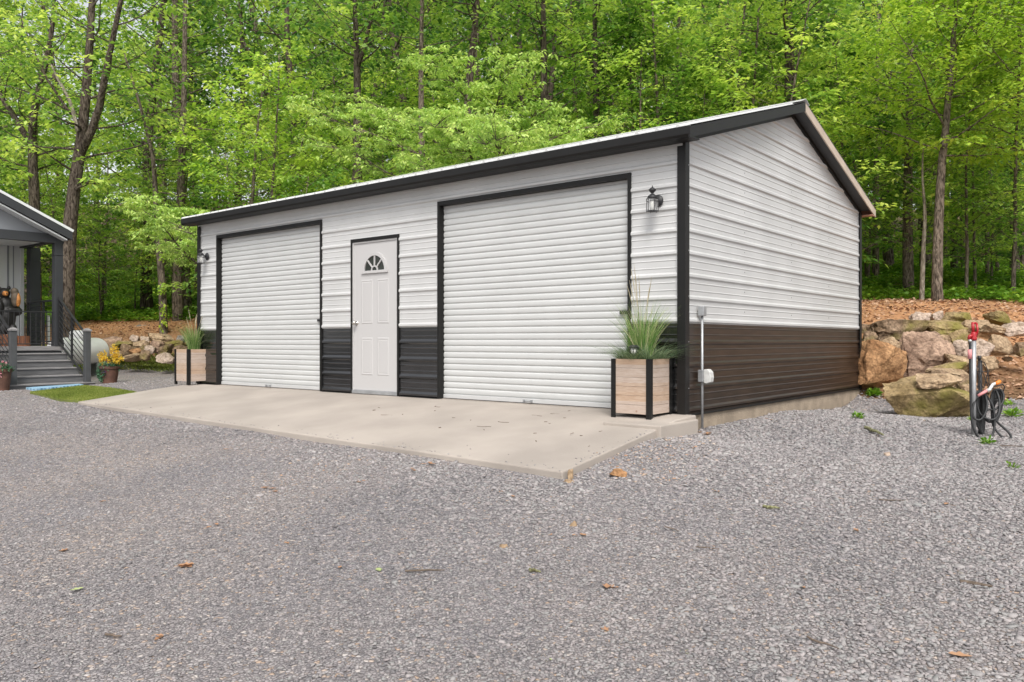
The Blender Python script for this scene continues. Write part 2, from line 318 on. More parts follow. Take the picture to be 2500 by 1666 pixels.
# edge between the gravel and the wooded bank; positive on the bank side
EDGE = np.array([at(3600, 985, 8)[:2], at(2800, 985, 10.8)[:2], at(2480, 982, 11.6)[:2], at(2300, 985, 12.0)[:2], at(2105, 975, 12.5)[:2], (-2, 7.2), (-9.5, 7.6), (-13, 5.4), at(410, 888, 21)[:2], at(200, 890, 21)[:2], at(-300, 880, 24)[:2], (-60, -12)])
def bank(x, y):
    x = np.asarray(x, float); y = np.asarray(y, float); best = np.full(x.shape, 1e9); sg = np.ones(x.shape)
    for a, b in zip(EDGE[:-1], EDGE[1:]):
        d = b-a; L2 = d @ d; t = np.clip(((x-a[0])*d[0]+(y-a[1])*d[1])/L2, 0, 1)
        px = x-a[0]-t*d[0]; py = y-a[1]-t*d[1]; q = px*px+py*py
        s = np.sign(px*d[1]-py*d[0]); m = q < best; best = np.where(m, q, best); sg = np.where(m, s, sg)
    return sg*np.sqrt(best)
def hnoise(x, y, s, seed=0):
    x = np.asarray(x)*s+seed*13.7; y = np.asarray(y)*s-seed*7.3
    return (np.sin(x*1.3+1.7*np.sin(y*.9))+np.sin(y*1.7+1.3*np.sin(x*1.1+2))+.5*np.sin(x*3.1+y*2.3)+.5*np.sin(y*3.7-x*2.9+1))/3
def grid_axis(lo, hi, c, fine, n):
    "coordinates dense about c and coarse far away"
    t = np.linspace(-1, 1, n); k = 3.2
    s = np.sinh(k*t)/np.sinh(k); return np.where(s < 0, c+s*(c-lo), c+s*(hi-c))
def sheet(name, fn, keep, m, n=420, c=(0, 0), ext=150):
    xs = grid_axis(-ext, ext, c[0], 0, n); ys = grid_axis(-60, ext, c[1], 0, n)
    X, Y = np.meshgrid(xs, ys); Z = fn(X, Y); idx = np.arange(X.size).reshape(X.shape)
    q = np.stack([idx[:-1, :-1], idx[:-1, 1:], idx[1:, 1:], idx[1:, :-1]], -1).reshape(-1, 4)
    if keep is not None:
        k = keep(X, Y); kk = k.ravel()[q].any(1); q = q[kk]
    used = np.unique(q); rem = -np.ones(X.size, int); rem[used] = np.arange(len(used))
    return npmesh(name, np.stack([X, Y, Z], -1).reshape(-1, 3)[used], rem[q], m, smooth=True)

def gravel_mat():
    m = bpy.data.materials.new('gravel_ground'); m.use_nodes = True; n = m.node_tree; b = n.nodes['Principled BSDF']; b.inputs['Roughness'].default_value = .95; b.inputs['Specular IOR Level'].default_value = .2
    g = n.nodes.new('ShaderNodeTexCoord')
    def vor(s):
        v = n.nodes.new('ShaderNodeTexVoronoi'); v.inputs['Scale'].default_value = s; n.links.new(g.outputs['Object'], v.inputs['Vector']); return v
    v1 = vor(52); v2 = vor(52); v2.feature = 'DISTANCE_TO_EDGE'
    sp = n.nodes.new('ShaderNodeSeparateColor'); n.links.new(v1.outputs['Color'], sp.inputs[0])
    rp = n.nodes.new('ShaderNodeValToRGB'); cr = rp.color_ramp
    for p, c in [(0, (.205, .196, .203)), (.5, (.315, .294, .296)), (.88, (.40, .378, .375)), (.94, (.46, .35, .27)), (1, (.56, .53, .51))]:
        e = cr.elements.new(p) if p not in (0, 1) else cr.elements[0 if p == 0 else -1]; e.color = c+(1,)
    n.links.new(sp.outputs[0], rp.inputs[0])
    mr = n.nodes.new('ShaderNodeMapRange'); mr.inputs[1].default_value = 0; mr.inputs[2].default_value = .22; mr.inputs[3].default_value = .45; mr.inputs[4].default_value = 1
    n.links.new(v2.outputs[0], mr.inputs[0])
    nz = n.nodes.new('ShaderNodeTexNoise'); nz.inputs['Scale'].default_value = .7; nz.inputs['Detail'].default_value = 6; n.links.new(g.outputs['Object'], nz.inputs['Vector'])
    r2 = n.nodes.new('ShaderNodeValToRGB'); r2.color_ramp.elements[0].position = .35; r2.color_ramp.elements[1].position = .7
    r2.color_ramp.elements[0].color = (.88, .88, .90, 1); r2.color_ramp.elements[1].color = (1.05, 1.0, .95, 1); n.links.new(nz.outputs['Fac'], r2.inputs[0])
    a = n.nodes.new('ShaderNodeMix'); a.data_type = 'RGBA'; a.blend_type = 'MULTIPLY'; a.inputs[0].default_value = 1; n.links.new(rp.outputs[0], a.inputs[6]); n.links.new(r2.outputs[0], a.inputs[7])
    c = n.nodes.new('ShaderNodeMix'); c.data_type = 'RGBA'; c.blend_type = 'MULTIPLY'; c.inputs[0].default_value = 1; n.links.new(a.outputs[2], c.inputs[6]); n.links.new(mr.outputs[0], c.inputs[7])
    n.links.new(c.outputs[2], b.inputs['Base Color'])
    bp = n.nodes.new('ShaderNodeBump'); bp.inputs['Distance'].default_value = .012; n.links.new(v2.outputs[0], bp.inputs['Height']); n.links.new(bp.outputs[0], b.inputs['Normal'])
    return m
def bank_mat():
    m = bpy.data.materials.new('bank_soil'); m.use_nodes = True; n = m.node_tree; b = n.nodes['Principled BSDF']; b.inputs['Roughness'].default_value = 1; b.inputs['Specular IOR Level'].default_value = .1
    g = n.nodes.new('ShaderNodeTexCoord')
    at_ = n.nodes.new('ShaderNodeAttribute'); at_.attribute_name = 'soil'
    nz = n.nodes.new('ShaderNodeTexNoise'); nz.inputs['Scale'].default_value = 9; nz.inputs['Detail'].default_value = 10; nz.inputs['Roughness'].default_value = .7; n.links.new(g.outputs['Object'], nz.inputs['Vector'])
    d = n.nodes.new('ShaderNodeValToRGB'); e = d.color_ramp.elements; e[0].position = .3; e[1].position = .7; e[0].color = (.34, .15, .065, 1); e[1].color = (.58, .33, .18, 1); n.links.new(nz.outputs['Fac'], d.inputs[0])
    f = n.nodes.new('ShaderNodeValToRGB'); e = f.color_ramp.elements; e[0].position = .3; e[1].position = .7; e[0].color = (.045, .032, .018, 1); e[1].color = (.17, .12, .075, 1); n.links.new(nz.outputs['Fac'], f.inputs[0])
    mx = n.nodes.new('ShaderNodeMix'); mx.data_type = 'RGBA'; n.links.new(at_.outputs['Fac'], mx.inputs[0]); n.links.new(f.outputs[0], mx.inputs[6]); n.links.new(d.outputs[0], mx.inputs[7])
    n.links.new(mx.outputs[2], b.inputs['Base Color'])
    bp = n.nodes.new('ShaderNodeBump'); bp.inputs['Distance'].default_value = .05; n.links.new(nz.outputs['Fac'], bp.inputs['Height']); n.links.new(bp.outputs[0], b.inputs['Normal'])
    return m
o = sheet('gravel_ground', lambda X, Y: gz(X, Y)+.012*hnoise(X, Y, 2.1, 1)-np.clip(bank(X, Y)*.15, 0, .4)-.35*((X > -9.0) & (X < -.15) & (Y > -1.9) & (Y < 5.8)), lambda X, Y: bank(X, Y) < 2.5, gravel_mat(), n=520, c=(-1, -3))
tag(o, kind='structure')
o = sheet('hillside', lambda X, Y: gz(X, Y)+np.clip(bank(X, Y)+.35*hnoise(X, Y, 1.6, 3), -.6, .4)*.12+.05*hnoise(X, Y, .9, 5), lambda X, Y: bank(X, Y) > -1., bank_mat(), n=380, c=(-4, 10))
tag(o, kind='structure')
co = np.empty(len(o.data.vertices)*3, np.float32); o.data.vertices.foreach_get('co', co); co = co.reshape(-1, 3)
bk = bank(co[:, 0], co[:, 1]); soil = np.clip(1.15-np.abs(bk-4.0)/4.6+.25*hnoise(co[:, 0], co[:, 1], .8, 2), 0, 1)
at_ = o.data.attributes.new('soil', 'FLOAT', 'POINT'); at_.data.foreach_set('value', soil.astype(np.float32))

# ------------------------------------------------------------------ garage
L, W, H, B = 9.163, 6.012, 2.743, .912
ga = thing('metal_garage', 'white ribbed metal garage with black wainscot, two roller doors and a gable roof', 'garage', (0, 0, 0))
def rib_profile(z0, z1, off, major=.017, step=.2286, up=.028):
    "vertical section (z, out) of a ribbed panel between z0 and z1; off = height of one major rib"
    pts = []; k0 = int((z0-off)/step)-2
    for k in range(k0, k0+20):
        c = off+k*step
        pts += [(c-.030, 0), (c-.014, major), (c+.008, major), (c+up, 0)]
        for q in (.33, .665):
            d = c+step*q; pts += [(d-.007, 0), (d-.002, .0040), (d+.003, .0040), (d+.010, 0)]
    out = []
    pts.sort()
    for (a, b), (c, d) in zip(pts[:-1], pts[1:]):
        if c <= z0 or a >= z1: continue
        def ip(z): t = (z-a)/(c-a); return b+(d-b)*t
        if not out: out.append((max(a, z0), b if a >= z0 else ip(z0)))
        out.append((min(c, z1), d if c <= z1 else ip(z1)))
    return out
def panel(mb, prof, f0, f1, place):
    "strip of wall between lateral limits f0(z), f1(z)"
    for (a, b), (c, d) in zip(prof[:-1], prof[1:]):
        if f1(a)-f0(a) < .002 and f1(c)-f0(c) < .002: continue
        mb.quad(place(f0(a), b, a), place(f1(a), b, a), place(f1(c), d, c), place(f0(c), d, c))
front = lambda a, o_, z: (a, -o_, z)
side = lambda a, o_, z: (o_, a, z)
K = lambda c: (lambda z: c)
D1, MD, D2 = (-8.605, -5.79, 2.506), (-5.134, -4.155, 2.157), (-3.438, -.607, 2.506)
TOP = 2.80
wf = MB()
for x0, x1 in ((-L, D1[0]), (D1[1], MD[0]), (MD[1], D2[0]), (D2[1], 0)):
    panel(wf, rib_profile(B, D1[2], .945), K(x0), K(x1), front)
    wl = MB(); panel(wl, rib_profile(0.0, B, .718-.2286*3, .015, up=.040), K(x0), K(x1), front); wl.build('wainscot', BLKST, ga)
panel(wf, rib_profile(MD[2], D1[2], .945), K(MD[0]), K(MD[1]), front)
panel(wf, rib_profile(D1[2], TOP, .945), K(-L), K(0), front)
wf.build('wall', WHITE, ga)
PEAKW = 3.72
def zr(y): return PEAKW-abs(y-W/2)*.306     # underside line of the roof on the gable
def ylo(z): return max(0, W/2-(PEAKW-z)/.306)
def yhi(z): return min(W, W/2+(PEAKW-z)/.306)
ws = MB(); panel(ws, rib_profile(B, PEAKW-.005, .945), ylo, yhi, side); ws.build('wall', WHITE, ga)
wb = MB(); panel(wb, rib_profile(-.01, B, .718-.2286*3, .014), K(0), K(W), side); wb.build('wainscot', BRNREFL, ga)
m = MB(); panel(m, rib_profile(0, TOP, .945), K(-L), K(0), lambda a, o_, z: (a, W+o_, z)); m.build('wall', WHITE, ga)
m = MB(); panel(m, rib_profile(0, PEAKW-.005, .945), ylo, yhi, lambda a, o_, z: (-L-o_, a, z)); m.build('wall', WHITE, ga)
# black drip edge under the wainscot
m = MB(); m.box(-.002, .030, .0, W, -.028, -.010); m.build('base_trim', BLACK, ga, bevel=.003)
for x0, x1 in ((-L, D1[0]), (D1[1], MD[0]), (MD[1], D2[0]), (D2[1], 0)):
    m = MB(); m.box(x0+.01, x1-.01, -.022, -.001, -.012, -.0005); m.build('base_trim', BLACK, ga)
# corner trims
def ltrim(x, y, sx, sy, z1):
    m = MB(); t = .030
    ax, bx = sorted((x+sx*t, x-sx*.062)); ay, by = sorted((y+sy*t, y+sy*.020))
    m.box(ax, bx, ay, by, -.035, z1)
    ay, by = sorted((y+sy*.0195, y-sy*.062)); ax, bx = sorted((x+sx*t, x+sx*.020))
    m.box(ax, bx, ay, by, -.035, z1)
    return m.build('corner_trim', BLACK, ga, bevel=.003)
ltrim(0, 0, 1, -1, 2.76); ltrim(0, W, 1, 1, 2.76); ltrim(-L, 0, -1, -1, 2.76); ltrim(-L, W, -1, 1, 2.76)
# roof: two ribbed slopes
EX = .185; EY = .235; SL = .299; RT = 3.80
def roof_slope(sgn):
    m = MB(); y0 = W/2; y1 = W/2+sgn*(W/2+EY); z0 = RT; z1 = RT-(W/2+EY)*SL
    pts = []; x = -L-EX
    xs = []
    k = 0
    while x < EX:
        xs += [(x, 0), (x+.012, .02), (x+.035, .02), (x+.05, 0)]; x += .2286
    xs.append((EX, 0))
    for (a, b), (c, d) in zip(xs[:-1], xs[1:]):
        c = min(c, EX)
        m.quad((a, y0, z0+b), (c, y0, z0+d), (c, y1, z1+d), (a, y1, z1+b))
    for (a, b), (c, d) in zip(xs[:-1], xs[1:]):
        c = min(c, EX)
        m.quad((a, y1, z1-.012), (c, y1, z1-.012), (c, y1, z1+d), (a, y1, z1+b))
    m.quad((-L-EX, y0, z0-.012), (EX, y0, z0-.012), (EX, y1, z1-.012), (-L-EX, y1, z1-.012))
    return m.build('roof', WHITE, ga)
roof_slope(-1); roof_slope(1)
m = MB(); m.prism([(W/2-.14, RT-.14*SL+.022), (W/2, RT+.034), (W/2+.14, RT-.14*SL+.022), (W/2+.14, RT-.14*SL+.026), (W/2, RT+.040), (W/2-.14, RT-.14*SL+.026)], -L-EX-.004, EX+.004, lambda a, b, d: (d, a, b)); m.build('ridge_cap', WHITE, ga)
# eave fascia (front): black box with rolled lower lip
ze = RT-(W/2+EY)*SL
m = MB(); prof = [(-EY-.004, ze-.006), (-EY-.004, ze-.085), (-EY+.012, ze-.106), (-EY+.045, ze-.114), (-.03, ze-.114), (-.03, ze-.10), (-EY+.05, ze-.10), (-EY+.03, ze-.006)]
m.prism(prof, -L-EX+.002, EX-.002, lambda a, b, d: (d, a, b)); m.build('fascia', BLACK, ga)
m = MB(); m.prism([(W-a, b) for a, b in prof], -L-EX+.002, EX-.002, lambda a, b, d: (d, a, b)); m.build('fascia', SALMON, ga)
# pale trim between fascia and wall
m = MB(); m.box(-L, -.001, -.032, -.0185, 2.695, 2.74); m.build('eave_trim', WHITE, ga)
# rakes on both gables: outer face, soffit
for xs, s in ((0, 1), (-L, -1)):
    for sg, mt, nm in ((-1, BLACK, 'rake_trim'), (1, BEIGE, 'rake_trim')):
        ye = W/2+sg*(W/2+EY); a = [(W/2, RT-.014), (ye, ze-.014), (ye, ze-.125), (W/2, RT-.125)]
        m = MB(); x0, x1 = sorted((xs+s*(EX-.001), xs+s*(EX-.018))); m.prism(a, x0, x1, lambda p, q, d: (d, p, q)); m.build(nm, mt, ga)
        m = MB(); ye2 = W/2+sg*(W/2+.0)
        a = [(W/2, RT-.085), (ye2, RT-.085-(W/2)*SL), (ye2, RT-.113-(W/2)*SL), (W/2, RT-.113)]
        x0, x1 = sorted((xs+s*.001, xs+s*(EX-.02))); m.prism(a, x0, x1, lambda p, q, d: (d, p, q)); m.build('soffit', CHARP, ga)
        # black flashing along wall/soffit joint
        m = MB(); a = [(W/2, RT-.1135), (ye2, RT-.1135-W/2*SL), (ye2, RT-.165-W/2*SL), (W/2, RT-.165)]
        x0, x1 = sorted((xs+s*.0, xs+s*.026)); m.prism(a, x0, x1, lambda p, q, d: (d, p, q)); m.build('gable_flashing', BLACK, ga)
m = MB(); m.box(-L+.01, -.012, .012, W-.012, -.36, -.029); 
m.box(-.0115, .004, .0, W, -.36, -.0285); m.build('foundation', FOUND, ga)
m = MB(); m.box(-L+.02, -.03, .03, W-.03, -.027, .0); m.build('floor_slab', CONC, ga)
# screws on corner trims and side wall
m = MB()
for z in (.25, .72, 1.18, 1.64, 2.09, 2.5):
    m = MB(); m.box(.0302, .034, .034, .044, z, z+.01); m.build('screw', GALV, ga)
for y in (1.5, 3.0, 4.5):
    for k in range(0, 8):
        z = 1.06+k*.2286
        if z < zr(y)-.1: m = MB(); m.box(.0005, .005, y, y+.009, z, z+.009); m.build('screw', GALV, ga)

# roller doors
def roller(d, latch_side):
    x0, x1, zt = d; dy = .075; t = .038
    rd = thing('roller_door', None, None, ((x0+x1)/2, 0, 0)); rd.parent = ga
    m = MB()
    m.box(x0, x0+t, -.022, .0, 0, zt); m.box(x1-t, x1, -.022, .0, 0, zt); m.box(x0+t, x1-t, -.0218, .0, zt-.055, zt)
    m.box(x0+.001, x0+t-.001, .0, dy, 0, zt-.001); m.box(x1-t+.001, x1-.001, .0, dy, 0, zt-.001); m.box(x0+t, x1-t, .0, dy+.02, zt-.054, zt-.002)
    m.build('frame', BLACK, rd, bevel=.003)
    c = MB(); zb = .055; per = .0765; z = zb; prof = []
    z1 = zt-.054
    n = int((z1-zb)/per)+1
    for i in range(n):
        for q, o_ in ((0, .000), (.07, -.0005), (.13, .004), (.21, .0095), (.32, .0115), (.5, .0125), (.70, .0122), (.84, .0105), (.93, .005)):
            zz = zb+(i+q)*per
            if zz < z1: prof.append((zz, o_))
    prof.append((z1, .001))
    for (a, b), (e, f) in zip(prof[:-1], prof[1:]):
        c.quad((x0+t, dy-b, a), (x1-t, dy-b, a), (x1-t, dy-f, e), (x0+t, dy-f, e))
    c.build('curtain', DOORW, rd)
    c = MB(); c.box(x0+t, x1-t, dy-.022, dy+.01, .008, zb); c.build('bottom_bar', WHITE, rd, bevel=.003)
    c = MB(); c.box(x0+t, x1-t, dy-.02, dy+.01, .0005, .0075); c.build('bottom_seal', RUBBER, rd)
    xc = (x0+x1)/2; c = MB()
    for s in (-1, 1): c.box(xc+s*.055-.008, xc+s*.055+.008, dy-.05, dy-.022, .018, .045)
    c.tube([(xc-.055, dy-.048, .03), (xc+.055, dy-.048, .03)], .006, 6); c.build('handle', GALV, rd)
    c = MB(); xl = x1-t
    c.box(xl-.13, xl-.005, dy-.045, dy-.012, 1.02, 1.055); c.box(xl-.03, xl+.02, dy-.05, dy-.02, 1.0, 1.07)
    c.build('latch', IRON, rd, bevel=.004)
    c = MB(); c.box(x0+t+.001, x1-t-.001, dy-.012, dy+.0, zt-.082, zt-.056); c.build('top_flange', WHITE, rd)
    return rd
roller(D1, 1); roller(D2, 1)

# entry door
x0, x1, zt = MD
ed = thing('entry_door', None, None, ((x0+x1)/2, 0, 0)); ed.parent = ga
m = MB(); t = .030
m.box(x0, x0+t, -.022, .03, 0, zt); m.box(x1-t, x1, -.022, .03, 0, zt); m.box(x0+t, x1-t, -.0215, .03, zt-.045, zt-.0005); m.build('frame', BLACK, ed, bevel=.002)
m = MB(); m.box(x0+t, x0+t+.018, -.010, .03, .03, zt-.045); m.box(x1-t-.018, x1-t, -.010, .03, .03, zt-.045); m.box(x0+t+.018, x1-t-.018, -.0098, .03, zt-.067, zt-.0455); m.build('jamb', ENTRY, ed)
m = MB(); m.box(x0+t, x1-t, -.025, .05, .001, .05); m.build('threshold', GALV, ed, bevel=.004)
dx0, dx1, dz0, dz1 = x0+t+.019, x1-t-.019, .052, zt-.069; dxc = (dx0+dx1)/2; dwid = dx1-dx0; yd = .004
def slab_with_panels():
    m = MB(); m.box(dx0, dx1, yd, yd+.04, dz0, dz1)
    # moulded raised panels: a sunk groove drawn as bevelled ring + raised field
    for cx in (dxc-.165, dxc+.165):
        for (a, b) in ((.26, .78), (.97, 1.58)):
            for (w0, d0, w1, d1) in (((.118, .0, .102, .009)), ((.102, .009, .090, .002)), ((.090, .002, .074, .006))):
                hh0 = 0
                e0 = .118-w0; e1 = .118-w1
                o0 = [(cx-w0, a+e0), (cx+w0, a+e0), (cx+w0, b-e0), (cx-w0, b-e0)]; o1 = [(cx-w1, a+e1), (cx+w1, a+e1), (cx+w1, b-e1), (cx-w1, b-e1)]
                for i in range(4):
                    j = (i+1) % 4
                    m.quad((o0[i][0], yd-.0005-d0*.6, o0[i][1]), (o0[j][0], yd-.0005-d0*.6, o0[j][1]), (o1[j][0], yd-.0005-d1*.6, o1[j][1]), (o1[i][0], yd-.0005-d1*.6, o1[i][1]))
            e = .118-.074; m.quad((cx-.074, yd-.0041, a+e), (cx+.074, yd-.0041, a+e), (cx+.074, yd-.0041, b-e), (cx-.074, yd-.0041, b-e))
    return m
slab_with_panels().build('door_leaf', ENTRY, ed)
# fan window
fz = 1.70; fr = .235
win = thing('fan_window', None, None, (dxc, 0, fz)); win.parent = ed; win.location = Vector((dxc, 0, fz))-ed.location
def arc(r, n=24): return [(dxc+r*math.cos(math.pi*i/n), fz+r*1.0*math.sin(math.pi*i/n)) for i in range(n+1)]
m = MB(); P = arc(fr-.02); m.add([(dxc, yd-.006, fz)]+[(a, yd-.006, b) for a, b in P], [(0, i+1, i+2) for i in range(len(P)-1)]); m.build('pane', GLASSD, win)
m = MB()
def ring(r0, r1, ya, yb, n=24):
    A, Bc = arc(r0, n), arc(r1, n)
    for i in range(n):
        m.add([(A[i][0], ya, A[i][1]), (A[i+1][0], ya, A[i+1][1]), (Bc[i+1][0], ya, Bc[i+1][1]), (Bc[i][0], ya, Bc[i][1]),
               (A[i][0], yb, A[i][1]), (A[i+1][0], yb, A[i+1][1]), (Bc[i+1][0], yb, Bc[i+1][1]), (Bc[i][0], yb, Bc[i][1])], [(0,1,2,3), (0,4,5,1), (3,2,6,7)])
ring(fr-.03, fr+.015, yd-.022, yd-.001); ring(.05, .068, yd-.018, yd-.005)
m.box(dxc-fr-.03, dxc+fr+.03, yd-.0225, yd-.001, fz-.035, fz)
for a in (45, 90, 135):
    c, s_ = math.cos(math.radians(a)), math.sin(math.radians(a)); px, pz = -s_*.009, c*.009
    p0 = (dxc+c*.06, fz+s_*.06); p1 = (dxc+c*(fr-.025), fz+s_*(fr-.025))
    m.prism([(p0[0]+px, p0[1]+pz), (p0[0]-px, p0[1]-pz), (p1[0]-px, p1[1]-pz), (p1[0]+px, p1[1]+pz)], yd-.019, yd-.005, lambda p, q, d: (p, d, q))
m.build('frame', ENTRY, win)
m = MB(); RX = Matrix.Rotation(math.radians(90), 3, 'X')
m.lathe([(.03, 0), (.03, .008), (.012, .012), (.011, .035), (.027, .042), (.031, .058), (.024, .074), (.002, .078)], (dx0+.062, yd-.001, .985), 16, RX); m.build('door_knob', CHROME, ed, smooth=True)
m = MB(); m.box(dx0+.0, dx0+.012, yd-.003, yd+.02, .955, 1.015); m.build('strike_plate', CHROME, ed)

# ------------------------------------------------------------------ concrete apron and corner ledge
def apron():
    m = MB(); n = 24; xa, xb = -9.12, .13
    rows = [(-.0015, .0), (-.35, .1), (-.80, .33), (None, 1.)]
    V = []; 
    for i in range(n+1):
        t = i/n; x = xa+(xb-xa)*t; yf = -2.02-.27*t; zf = -.195-.085*t; z0 = -.006
        for (y, k) in ((-.0015, 0), (-.40, .06), (-.9, .32), (yf, 1)):
            yy = y; V.append((x+(.02*(1-t) if False else 0), yy, z0+(zf-z0)*k))
    F_ = [(i*4+j, (i+1)*4+j, (i+1)*4+j+1, i*4+j+1) for i in range(n) for j in range(3)]
    nv = len(V); V += [(x, y, z-.13-.1*(j % 4 != 3)) for j, (x, y, z) in enumerate(V)]
    F_ += [(i*4+3, (i+1)*4+3, nv+(i+1)*4+3, nv+i*4+3) for i in range(n)]
    F_ += [(j, j+1, nv+j+1, nv+j) for j in range(3)]+[(n*4+j, n*4+j+1, nv+n*4+j+1, nv+n*4+j) for j in range(3)]
    m.add(V, F_); o = m.build('concrete_apron', CONC, None, bevel=.012); return o
tag(apron(), kind='structure')
m = MB(); m.prism([(-.47, -.003), (.16, -.003), (.17, -.80), (-.45, -.80)], -.22, -.045, lambda a, b, d: (a, b, d))
tag(m.build('concrete_ledge', CONC, None, bevel=.012), 'low raised concrete ledge under the planter at the garage corner', 'ledge')

# ------------------------------------------------------------------ planters
def planter(loc, label, s=.45, h=.60):
    x0, y0, z0 = loc; r = thing('planter_box', label, 'planter', (x0-s/2, y0+s/2, z0), 'square wooden planters by the garage doors')
    a, b, c, d = x0-s, x0, y0, y0+s; t = .012
    m = MB()
    for k in range(6):
        zz = z0+.056+k*.0905
        for q in ((a+.01, b-.01, c+t, c+t+.02), (a+.01, b-.01, d-t-.02, d-t), (a+t, a+t+.02, c+t+.02, d-t-.02), (b-t-.02, b-t, c+t+.02, d-t-.02)):
            m.box(q[0], q[1], q[2], q[3], zz+.001, zz+.0892)
    m.build('side_boards', PINE, r, bevel=.0015)
    for px, sx in ((a, 1), (b, -1)):
        for py, sy in ((c, 1), (d, -1)):
            m = MB(); L1 = .052
            xa, xb = sorted((px, px+sx*L1)); ya, yb = sorted((py+sy*.003, py+sy*.009)); m.box(xa, xb, ya, yb, z0, z0+h)
            xa, xb = sorted((px+sx*.003, px+sx*.009)); ya, yb = sorted((py+sy*.0095, py+sy*L1)); m.box(xa, xb, ya, yb, z0, z0+h)
            for zz in (.04, .15, .3, .45, .56):
                ya, yb = sorted((py+sy*.003, py-sy*.0005)); xc = px+sx*.03; m.box(xc-.005, xc+.005, ya, yb, z0+zz, z0+zz+.01)
            m.build('corner_post', BLACK, r)
    m = MB(); m.box(a+.033, b-.033, c+.033, d-.033, z0+.06, z0+h-.05); m.build('soil', SOIL, r)
    return r
planter((-8.95, -.33, -.006), 'wooden planter box with black corner posts at the left end of the garage')
planter((-.115, -.475, -.044), 'wooden planter box with knotty boards on the ledge beside the garage corner')

def blades(rng, n, c, r, hmin, hmax, lean, width, droop, seg=6, bias=(0, 0)):
    V = []; Q = []
    for i in range(n):
        a = rng.uniform(0, 2*math.pi); rr = r*math.sqrt(rng.random()); ox, oy = c[0]+rr*math.cos(a), c[1]+rr*math.sin(a)
        h = rng.uniform(hmin, hmax); b = a+rng.uniform(-.7, .7); ln = lean*rng.uniform(.1, 1)*h+rr*.5; dx, dy = math.cos(b)+bias[0], math.sin(b)+bias[1]
        wv = width*rng.uniform(.7, 1.2); tx, ty = -dy, dx; q = rng.uniform(0, math.pi); tx, ty = math.cos(q), math.sin(q); k0 = len(V)
        dr = droop*rng.uniform(.2, 1)
        for s in range(seg+1):
            t = s/seg; z = c[2]+h*(t-dr*t**2.6); o_ = ln*t**1.9*(1+dr); ww = wv*(1-t**1.6)+.0006
            V.append((ox+dx*o_-tx*ww/2, oy+dy*o_-ty*ww/2, z)); V.append((ox+dx*o_+tx*ww/2, oy+dy*o_+ty*ww/2, z))
        Q += [(k0+2*s, k0+2*s+1, k0+2*s+3, k0+2*s+2) for s in range(seg)]
    return np.array(V), np.array(Q)
def grass_plant(c, label, scale=1., seed=1, tall=.62, tuft=True):
    rng = random.Random(seed); r = thing('ornamental_grass', label, 'plant', c)
    z = lambda v: v-np.array(c)
    V, Q = blades(rng, 420, c, .10, tall*.4, tall, .42, .0068, .30); npmesh('upright_blades', z(V), Q, BLADE, r)
    if tuft:
        for k, (ox, oy) in enumerate(((-.15, -.08), (.14, -.12), (.15, .1), (-.12, .12), (0, -.15))):
            V, Q = blades(rng, 170, (c[0]+ox, c[1]+oy, c[2]), .05, .14, .34, 1.15, .005, .75, bias=(ox*4, oy*4)); npmesh('spreading_tuft', z(V), Q, BLUEB, r)
    m = MB()
    for k in range(9):
        a = rng.uniform(0, 6.28); b = rng.uniform(.05, .22); h = tall*rng.uniform(.95, 1.3)
        p = [(c[0]+b*math.cos(a)*t**1.5, c[1]+b*math.sin(a)*t**1.5, c[2]+h*t) for t in np.linspace(0, 1, 7)]
        m.tube(p, [.0015]*5+[.005, .001], 5)
    m.build('seed_head', STRAW, r)
    return r
grass_plant((-9.17, -.10, .55), 'tall green ornamental grass in the planter at the left end of the garage', seed=4, tall=.60, tuft=False)
grass_plant((-.34, -.25, .505), 'tall ornamental grass with spreading tufts in the planter by the garage corner', seed=9, tall=.80)
# solar stake light in right planter
sx, sy, sz = -.335, -.415, .53
so_ = thing('solar_light', 'small black solar stake lantern in front of the ornamental grass by the garage corner', 'garden light', (sx, sy, sz))
m = MB(); m.tube([(sx, sy, sz-.02), (sx, sy, sz+.05)], .006, 8); m.lathe([(.008, .05), (.020, .058), (.012, .066)], (sx, sy, sz), 12); m.build('stake', IRON, so_)
m = MB(); m.lathe([(.058, .135), (.060, .142), (.042, .153), (.040, .158), (.030, .162)], (sx, sy, sz), 8); m.build('cap', IRON, so_)
m = MB()
for k in range(8):
    a = k*math.pi/4
    for s in (-1, 1):
        m.tube([(sx+r*math.cos(a+s*q), sy+r*math.sin(a+s*q), sz+z) for r, q, z in ((.018, 0, .06), (.038, .22, .085), (.046, .39, .11), (.048, .2, .136))], .0028, 5)
m.build('cage', IRON, so_)
m = MB(); m.lathe([(.014, .062), (.034, .088), (.038, .134)], (sx, sy, sz), 12); m.build('lamp_shade', FROST, so_, smooth=True)

